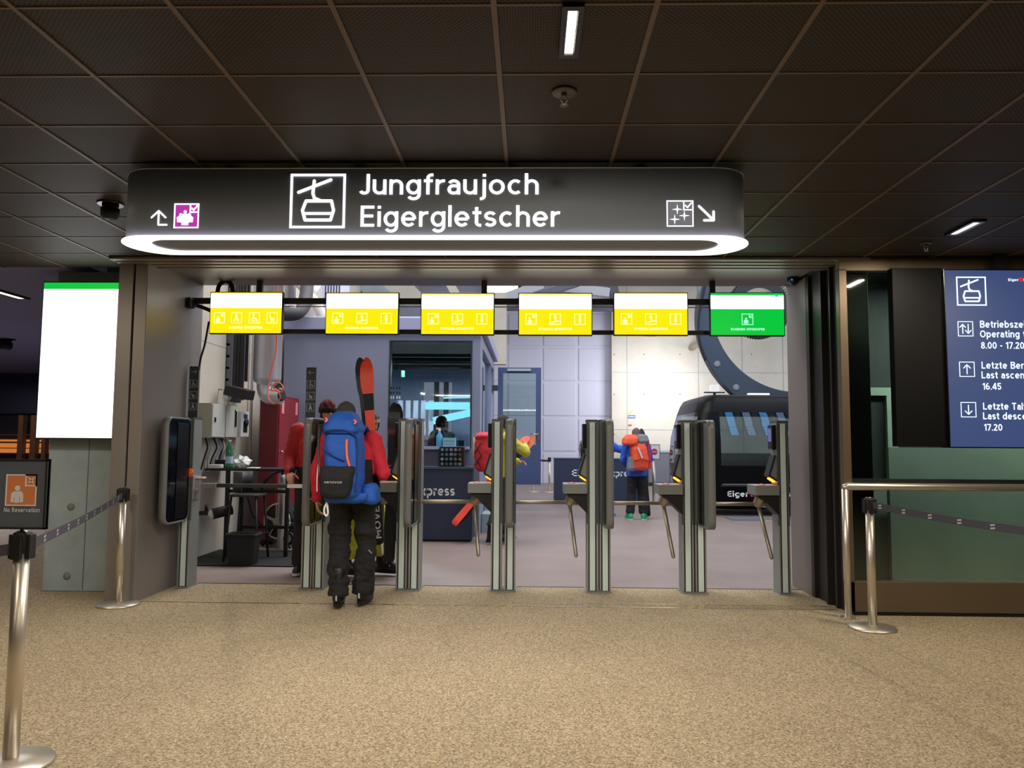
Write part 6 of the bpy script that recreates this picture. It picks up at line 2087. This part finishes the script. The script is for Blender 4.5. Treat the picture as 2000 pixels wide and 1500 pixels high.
# ------------------------------------------------------------------ man with the patterned beanie, facing the camera
RX, RY = at(612, 1100, 8.5).x, 8.5
hd = at(640, 812, 8.45)
k_ = 1.92 / 1.78
hx = -(hd.x - RX) / k_
rm = Person('person in a red jacket and patterned beanie facing the lobby behind the gate post', (RX, RY, .012), math.pi, 1.92,
            dict(head=(hx, .05, 1.63), neck=(hx * .55, .01, 1.48), chest=(hx * .25, 0, 1.29), face=(-.55, .85, -.08),
                 elR=(.27, -.02, 1.17), wrR=(.20, .22, 1.02), hdR=(-.25, .8, -.5), plR=(-.2, -.3, -.9), curlR=.8,
                 elL=(-.24, .05, 1.15), wrL=(-.10, .26, 1.03), hdL=(.3, .7, -.2), plL=(.3, -.1, -.9), curlL=.8))
rm.jacket([RED_D, BLK_J, PAINTW], lambda c: (1 if c.z < 1.16 and abs(c.x) < .21 else 0), bulk=.045, hem=-.25, seed=12)
rm.trousers(BLK_S, bulk=.03, flare=.03, seed=14, bottom=.09)
PATT = mat('beanie_red', (120, 40, 38), .95, bump=(120, .5, .004))
PATK = mat('beanie_black', (26, 22, 22), .95, bump=(120, .5, .004))
rm.beanie([PATK, PATT], lambda q: 1 if q.z > .04 and math.sin(math.atan2(q.y, q.x) * 7 + (q.z * 60)) > -.1 else 0, low=.02, h=.142)
rm.hair(HAIR_D, -.05)
rm.shoe('L', BOOT_B); rm.shoe('R', BOOT_B)

# ------------------------------------------------------------------ skier in yellow trousers
QX, QY = at(712, 1120, 8.42).x, 8.42
yp = Person('person in yellow ski trousers and a dark jacket beyond the gates', (QX, QY, .03), math.radians(-105), 1.74,
            dict(kneeL=(-.10, .16, .50), ankL=(-.11, .16, .09), toeL=(-.11, .33, .03), kneeR=(.10, -.06, .50), ankR=(.11, -.22, .10), toeR=(.12, -.05, .03),
                 elR=(.25, .05, 1.16), wrR=(.16, .28, 1.12), hdR=(-.2, .9, .1), plR=(-1, 0, 0), elL=(-.25, .05, 1.16), wrL=(-.12, .28, 1.2), hdL=(.1, 1, .2), plL=(1, 0, 0), curlL=1.0, curlR=1.0,
                 face=(.85, .5, -.25), head=(0, .05, 1.64)))
yp.jacket([BLK_J], bulk=.05, hem=-.30, seed=21)
yp.trousers(YEL_P, bulk=.03, flare=.03, seed=23, bottom=.2, wr=.06)
yp.hair(HAIR_D, -.085)
b = MB(mat('headband', (212, 180, 150), .8)); hh = yp.P['head']; M3 = yp.head_frame()
b.rings([[hh + M3 @ V((.0885 * math.cos(2 * math.pi * i / 26), -.004 + .106 * math.sin(2 * math.pi * i / 26), z)) for i in range(26)] for z in (.045, .06, .085)], False, False); b.build('headband', yp.r, local=True)
yp.ski_boot('L'); yp.ski_boot('R')
a1, c1 = at(756, 1099, 8.28), at(771, 786, 8.22)
REDB = mat('ski_red_band', (120, 30, 36), .5)
ski('black ski standing upright beside the person in yellow ski trousers', a1, c1, (.25, -1, 0), SKI_K, [(.80, .83, REDB)], width=.12, tipw=.13, group='black skis held upright beyond the gates', curl=.05)
ski('second black ski close behind the upright one with the red band', a1 + V((.012, .07, 0)), c1 + V((.02, .06, -.01)), (-.25, 1, 0), SKI_K, [(.80, .83, SKI_K)], width=.12, tipw=.13, group='black skis held upright beyond the gates', curl=.05)

# ------------------------------------------------------------------ person with the red backpack and yellow sleeve
EX, EY = at(977, 1040, 11.3).x, 11.3
yj = Person('person in a yellow jacket with a red backpack carrying orange skis', (EX, EY, .03), math.radians(-60), 1.84,
            dict(elR=(.36, .20, 1.24), wrR=(.12, .32, 1.33), hdR=(-.5, .7, .4), plR=(-.7, -.5, -.2), curlR=1.0, elL=(-.26, .12, 1.16), wrL=(-.02, .30, 1.1), hdL=(.8, .5, 0), plL=(0, -.4, -1), curlL=1.0, head=(0, .04, 1.64), kneeL=(-.1, .08, .5), ankL=(-.1, .1, .09), toeL=(-.12, .27, .03), kneeR=(.1, -.04, .5), ankR=(.1, -.18, .1), toeR=(.12, -.01, .03)))
yj.jacket([YEL_J], bulk=.04, seed=31); yj.trousers(mat('trousers_charcoal', (52, 50, 52), .85), bulk=.03, seed=33, bottom=.2)
yj.hair(HAIR_D); yj.ski_boot('L'); yj.ski_boot('R')
pk = thing('backpack', 'red ski-touring backpack with crossed dark cords on the yellow-jacket person', 'backpack', (EX, EY, .03), math.radians(-60))
o = backpack('', pk, [(1.0, .13, -.33, -.17, 0), (1.05, .15, -.37, -.165, 0), (1.3, .155, -.38, -.165, 0), (1.48, .15, -.36, -.165, 0), (1.53, .12, -.3, -.17, 0)], REDP, seed=3); o.build('main_bag', pk, local=True)
o = backpack('', pk, [(1.47, .15, -.375, -.15, 0), (1.52, .155, -.38, -.14, 0), (1.57, .12, -.33, -.15, 0)], REDP, seed=5); o.build('lid', pk, local=True)
b = MB(BLK_J)
for u, v_ in ((1.42, 1.24), (1.24, 1.42), (1.24, 1.06), (1.06, 1.24)): b.tube([(-.13, -.385, u), (.13, -.385, v_)], .006, 6)
for u, v_ in ((1.42, 1.22), (1.22, 1.42), (1.22, 1.05), (1.05, 1.22)): b.tube([(-.162, -.35, u), (-.162, -.19, v_)], .006, 6)
b.build('cord', pk, local=True)
b = MB(mat('strap_yellow', (220, 180, 70), .6)); b.tube([(-.10, -.388, 1.5), (-.10, -.39, 1.05)], .008, 6); b.build('side_strap', pk, local=True)
for sx in (-1, 1):
    b = MB(BLK_J); b.tube(spline([V((.10 * sx, -.15, 1.5)), V((.11 * sx, .02, 1.55)), V((.12 * sx, .16, 1.42)), V((.13 * sx, .17, 1.22)), V((.15 * sx, .02, 1.05)), V((.13 * sx, -.16, 1.03))]), .018, 8, sx=1.4); b.build('shoulder_strap', pk, local=True)
a1, c1 = at(886, 1024, 11.12), at(1033, 850, 11.78)
ORS = mat('ski_coral', (240, 74, 52), .45)
ORL = mat('ski_peach', (250, 140, 96), .45)
ski('coral ski held slantwise in front of the yellow-jacket person', a1, c1, (-.2, -1, .1), ORS, [(.78, .84, TAPE)], width=.11, group='slanted skis of the yellow-jacket person', curl=.05)
ski('peach-tipped ski just behind the coral slanted one', a1 + V((.03, .06, .01)), at(1044, 855, 11.86), (.2, 1, -.1), ORL, [(.0, .8, SKI_K)], width=.11, group='slanted skis of the yellow-jacket person', curl=.06)

# ------------------------------------------------------------------ the two people at the far counter
OX, OY = at(1244, 1011, 14.9).x, 14.9
op = Person('person in a blue jacket and green shoes with an orange backpack, seen from behind', (OX, OY, 0), math.radians(4), 1.74,
            dict(kneeL=(-.10, .02, .50), ankL=(-.14, -.02, .09), toeL=(-.17, .14, .03), ankR=(.13, -.02, .09), toeR=(.19, .13, .03), elR=(.27, .02, 1.18), wrR=(.20, .26, 1.12), hdR=(-.4, .8, .2), plR=(-1, 0, 0), curlR=.9,
                 elL=(-.26, .04, 1.16), wrL=(-.16, .26, 1.05), hdL=(.4, .8, 0), plL=(1, 0, 0), curlL=.9))
op.jacket([BLUE_J], bulk=.04, seed=41); op.trousers(BLK_S, bulk=.02, flare=.005, seed=43, bottom=.12)
op.beanie([mat('hat_brown', (92, 78, 80), .95)], low=-.05, h=.14); op.shoe('L', SHOE_G); op.shoe('R', SHOE_G)
pk = thing('backpack', 'orange and grey touring backpack with its lid pulled aside, at the far counter', 'backpack', (OX, OY, 0), math.radians(4))
o = backpack('', pk, [(.95, .13, -.34, -.14, .03), (1.0, .16, -.38, -.14, .02), (1.15, .165, -.40, -.14, .01), (1.35, .16, -.39, -.14, -.02), (1.46, .15, -.36, -.14, -.03)], ORANGE_B, seed=2); o.build('main_bag', pk, local=True)
o = backpack('', pk, [(1.42, .10, -.38, -.13, -.20), (1.45, .14, -.41, -.13, -.19), (1.55, .14, -.40, -.13, -.17), (1.62, .09, -.34, -.15, -.15)], ORANGE_B, seed=7); o.build('lid', pk, local=True)
o = backpack('', pk, [(1.42, .10, -.36, -.12, .06), (1.5, .12, -.38, -.12, .06), (1.6, .10, -.34, -.13, .05), (1.63, .06, -.28, -.15, .05)], GREY_F, seed=9); o.build('collar', pk, local=True)
o = backpack('', pk, [(.93, .07, -.36, -.12, -.16), (.99, .09, -.38, -.12, -.15), (1.2, .06, -.34, -.13, -.15)], GREY_F, seed=5); o.build('side_pocket', pk, local=True)
b = MB(mat('strap_silver', (200, 196, 200), .5)); b.bar((-.06, -.42, 1.38), (.02, -.425, 1.18), .03, .02, (0, 1, 0)); b.build('ice_axe_shaft', pk, local=True)
b = MB(RED_J); b.bar((.15, -.36, 1.5), (.19, -.37, .98), .025, .03, (0, 1, 0)); b.build('side_strap', pk, local=True)
b = MB(mat('seam_dark', (140, 50, 40), .7)); b.tube(spline([V((-.14, -.395, 1.13)), V((0, -.425, 1.16)), V((.15, -.40, 1.13))]), .008, 6); b.tube(spline([V((-.13, -.37, .99)), V((.02, -.41, .97)), V((.16, -.38, .99))]), .008, 6); b.build('seam', pk, local=True)
a1, c1 = at(1268, 940, 15.2), at(1255, 837, 15.05)
a1.z = .02
ski('dark ski standing behind the orange backpack at the far counter', a1 + V((.0, .15, 0)), c1 + V((.0, .12, 0)), (0, -1, 0), SKI_K, [(.0, .1, SKI_K)], group=None, curl=.05)
TX_, TY_ = at(1178, 1008, 15.3).x, 15.3
tp = Person('person in a blue jacket and blue shoes reaching for the orange backpack', (TX_, TY_, 0), math.radians(-80), 1.84,
            dict(elR=(.24, .26, 1.28), wrR=(.15, .40, 1.33), hdR=(-.1, 1, .25), plR=(-.5, 0, -.8), curlR=.8, elL=(-.22, .25, 1.28), wrL=(-.16, .42, 1.34), hdL=(.1, 1, .3), plL=(.3, 0, -.9), curlL=.8, kneeL=(-.1, .06, .5), ankL=(-.11, .06, .09), toeL=(-.11, .23, .03), ankR=(.1, -.08, .09), toeR=(.1, .09, .03)))
tp.jacket([BLUE_J], bulk=.035, seed=51); tp.trousers(BLK_S, bulk=.02, flare=.01, seed=53, bottom=.12); tp.beanie([PATK], low=-.03); tp.shoe('L', SHOE_B); tp.shoe('R', SHOE_B)
pk = thing('backpack', 'black backpack with an orange top on the person reaching at the far counter', 'backpack', (TX_, TY_, 0), math.radians(-80))
o = backpack('', pk, [(1.05, .12, -.36, -.16, 0), (1.12, .15, -.42, -.15, 0), (1.4, .155, -.44, -.14, 0), (1.55, .13, -.40, -.14, 0), (1.60, .1, -.34, -.16, 0)], BLK_J, seed=1, puff=.015); o.build('main_bag', pk, local=True)
o = backpack('', pk, [(1.60, .09, -.42, -.18, 0), (1.65, .11, -.43, -.17, 0), (1.72, .07, -.36, -.2, 0)], mat('pack_coral', (236, 92, 76), .7), seed=3); o.build('lid', pk, local=True)
for i in range(3):
    b = MB(ANTH); b.tube(spline([V((-.1 + .1 * i, -.43, 1.5)), V((-.09 + .1 * i, -.46, 1.3)), V((-.1 + .1 * i, -.42, 1.1))]), .008, 6); b.build('strap', pk, local=True)

# ------------------------------------------------------------------ staff seated in the booth
for i, (px, lab, m_) in enumerate(((847, 'person in dark red sitting in profile behind the booth window', mat('shirt_dark_red', (62, 24, 28), .8)), (873, 'person in black sitting behind the tissue box in the booth', BLK_J))):
    sx_, sy_ = at(px, 850, 13.0 + 1.3 * i).x, 13.0 + 1.3 * i
    sp = Person(lab, (sx_, sy_, BFL), math.radians(-70 if i == 0 else 60), 1.74,
                dict(pelvis=(0, 0, .52), chest=(0, .05, .86), neck=(0, .09, 1.05), head=(0, .14, 1.2), hipL=(-.1, 0, .52), hipR=(.1, 0, .52), kneeL=(-.11, .42, .52), kneeR=(.11, .42, .52), ankL=(-.11, .40, .09), ankR=(.11, .40, .09), toeL=(-.11, .57, .03), toeR=(.11, .57, .03),
                     shL=(-.19, .06, 1.0), shR=(.19, .06, 1.0), elL=(-.24, .14, .76), elR=(.24, .14, .76), wrL=(-.14, .36, .78), wrR=(.14, .36, .78), hdL=(.2, 1, 0), hdR=(-.2, 1, 0), plL=(0, 0, -1), plR=(0, 0, -1)))
    sp.jacket([m_], bulk=.035, seed=61 + i, hem=-.1); sp.trousers(BLK_S, bulk=.02, flare=0, seed=63 + i, bottom=.1); sp.hair(HAIR_D); sp.shoe('L', BOOT_B); sp.shoe('R', BOOT_B)
    r = thing('office_chair', ['office chair under the person in dark red in the booth', 'office chair under the person in black in the booth'][i], 'chair', (sx_, sy_, BFL), sp.r.rotation_euler.z, 'office chairs in the booth')
    b = MB(ANTH); b.box(-.22, .22, -.2, .24, .35, .40); b.build('seat', r, local=True, bevel=.02)
    b = MB(ANTH); b.box(-.2, .2, -.26, -.21, .48, .9); b.build('backrest', r, local=True, bevel=.02)
    b = MB(BLACK); b.cyl((0, 0, .06), (0, 0, .35), .03); b.box(-.03, .03, -.25, -.2, .37, .5); b.build('column', r, local=True)
    for k in range(5):
        a = 2 * math.pi * k / 5; b = MB(BLACK); b.bar((0, 0, .07), (.27 * math.cos(a), .27 * math.sin(a), .05), .04, .03); b.ball((.27 * math.cos(a), .27 * math.sin(a), .026), .026, 8); b.build('leg', r, local=True)
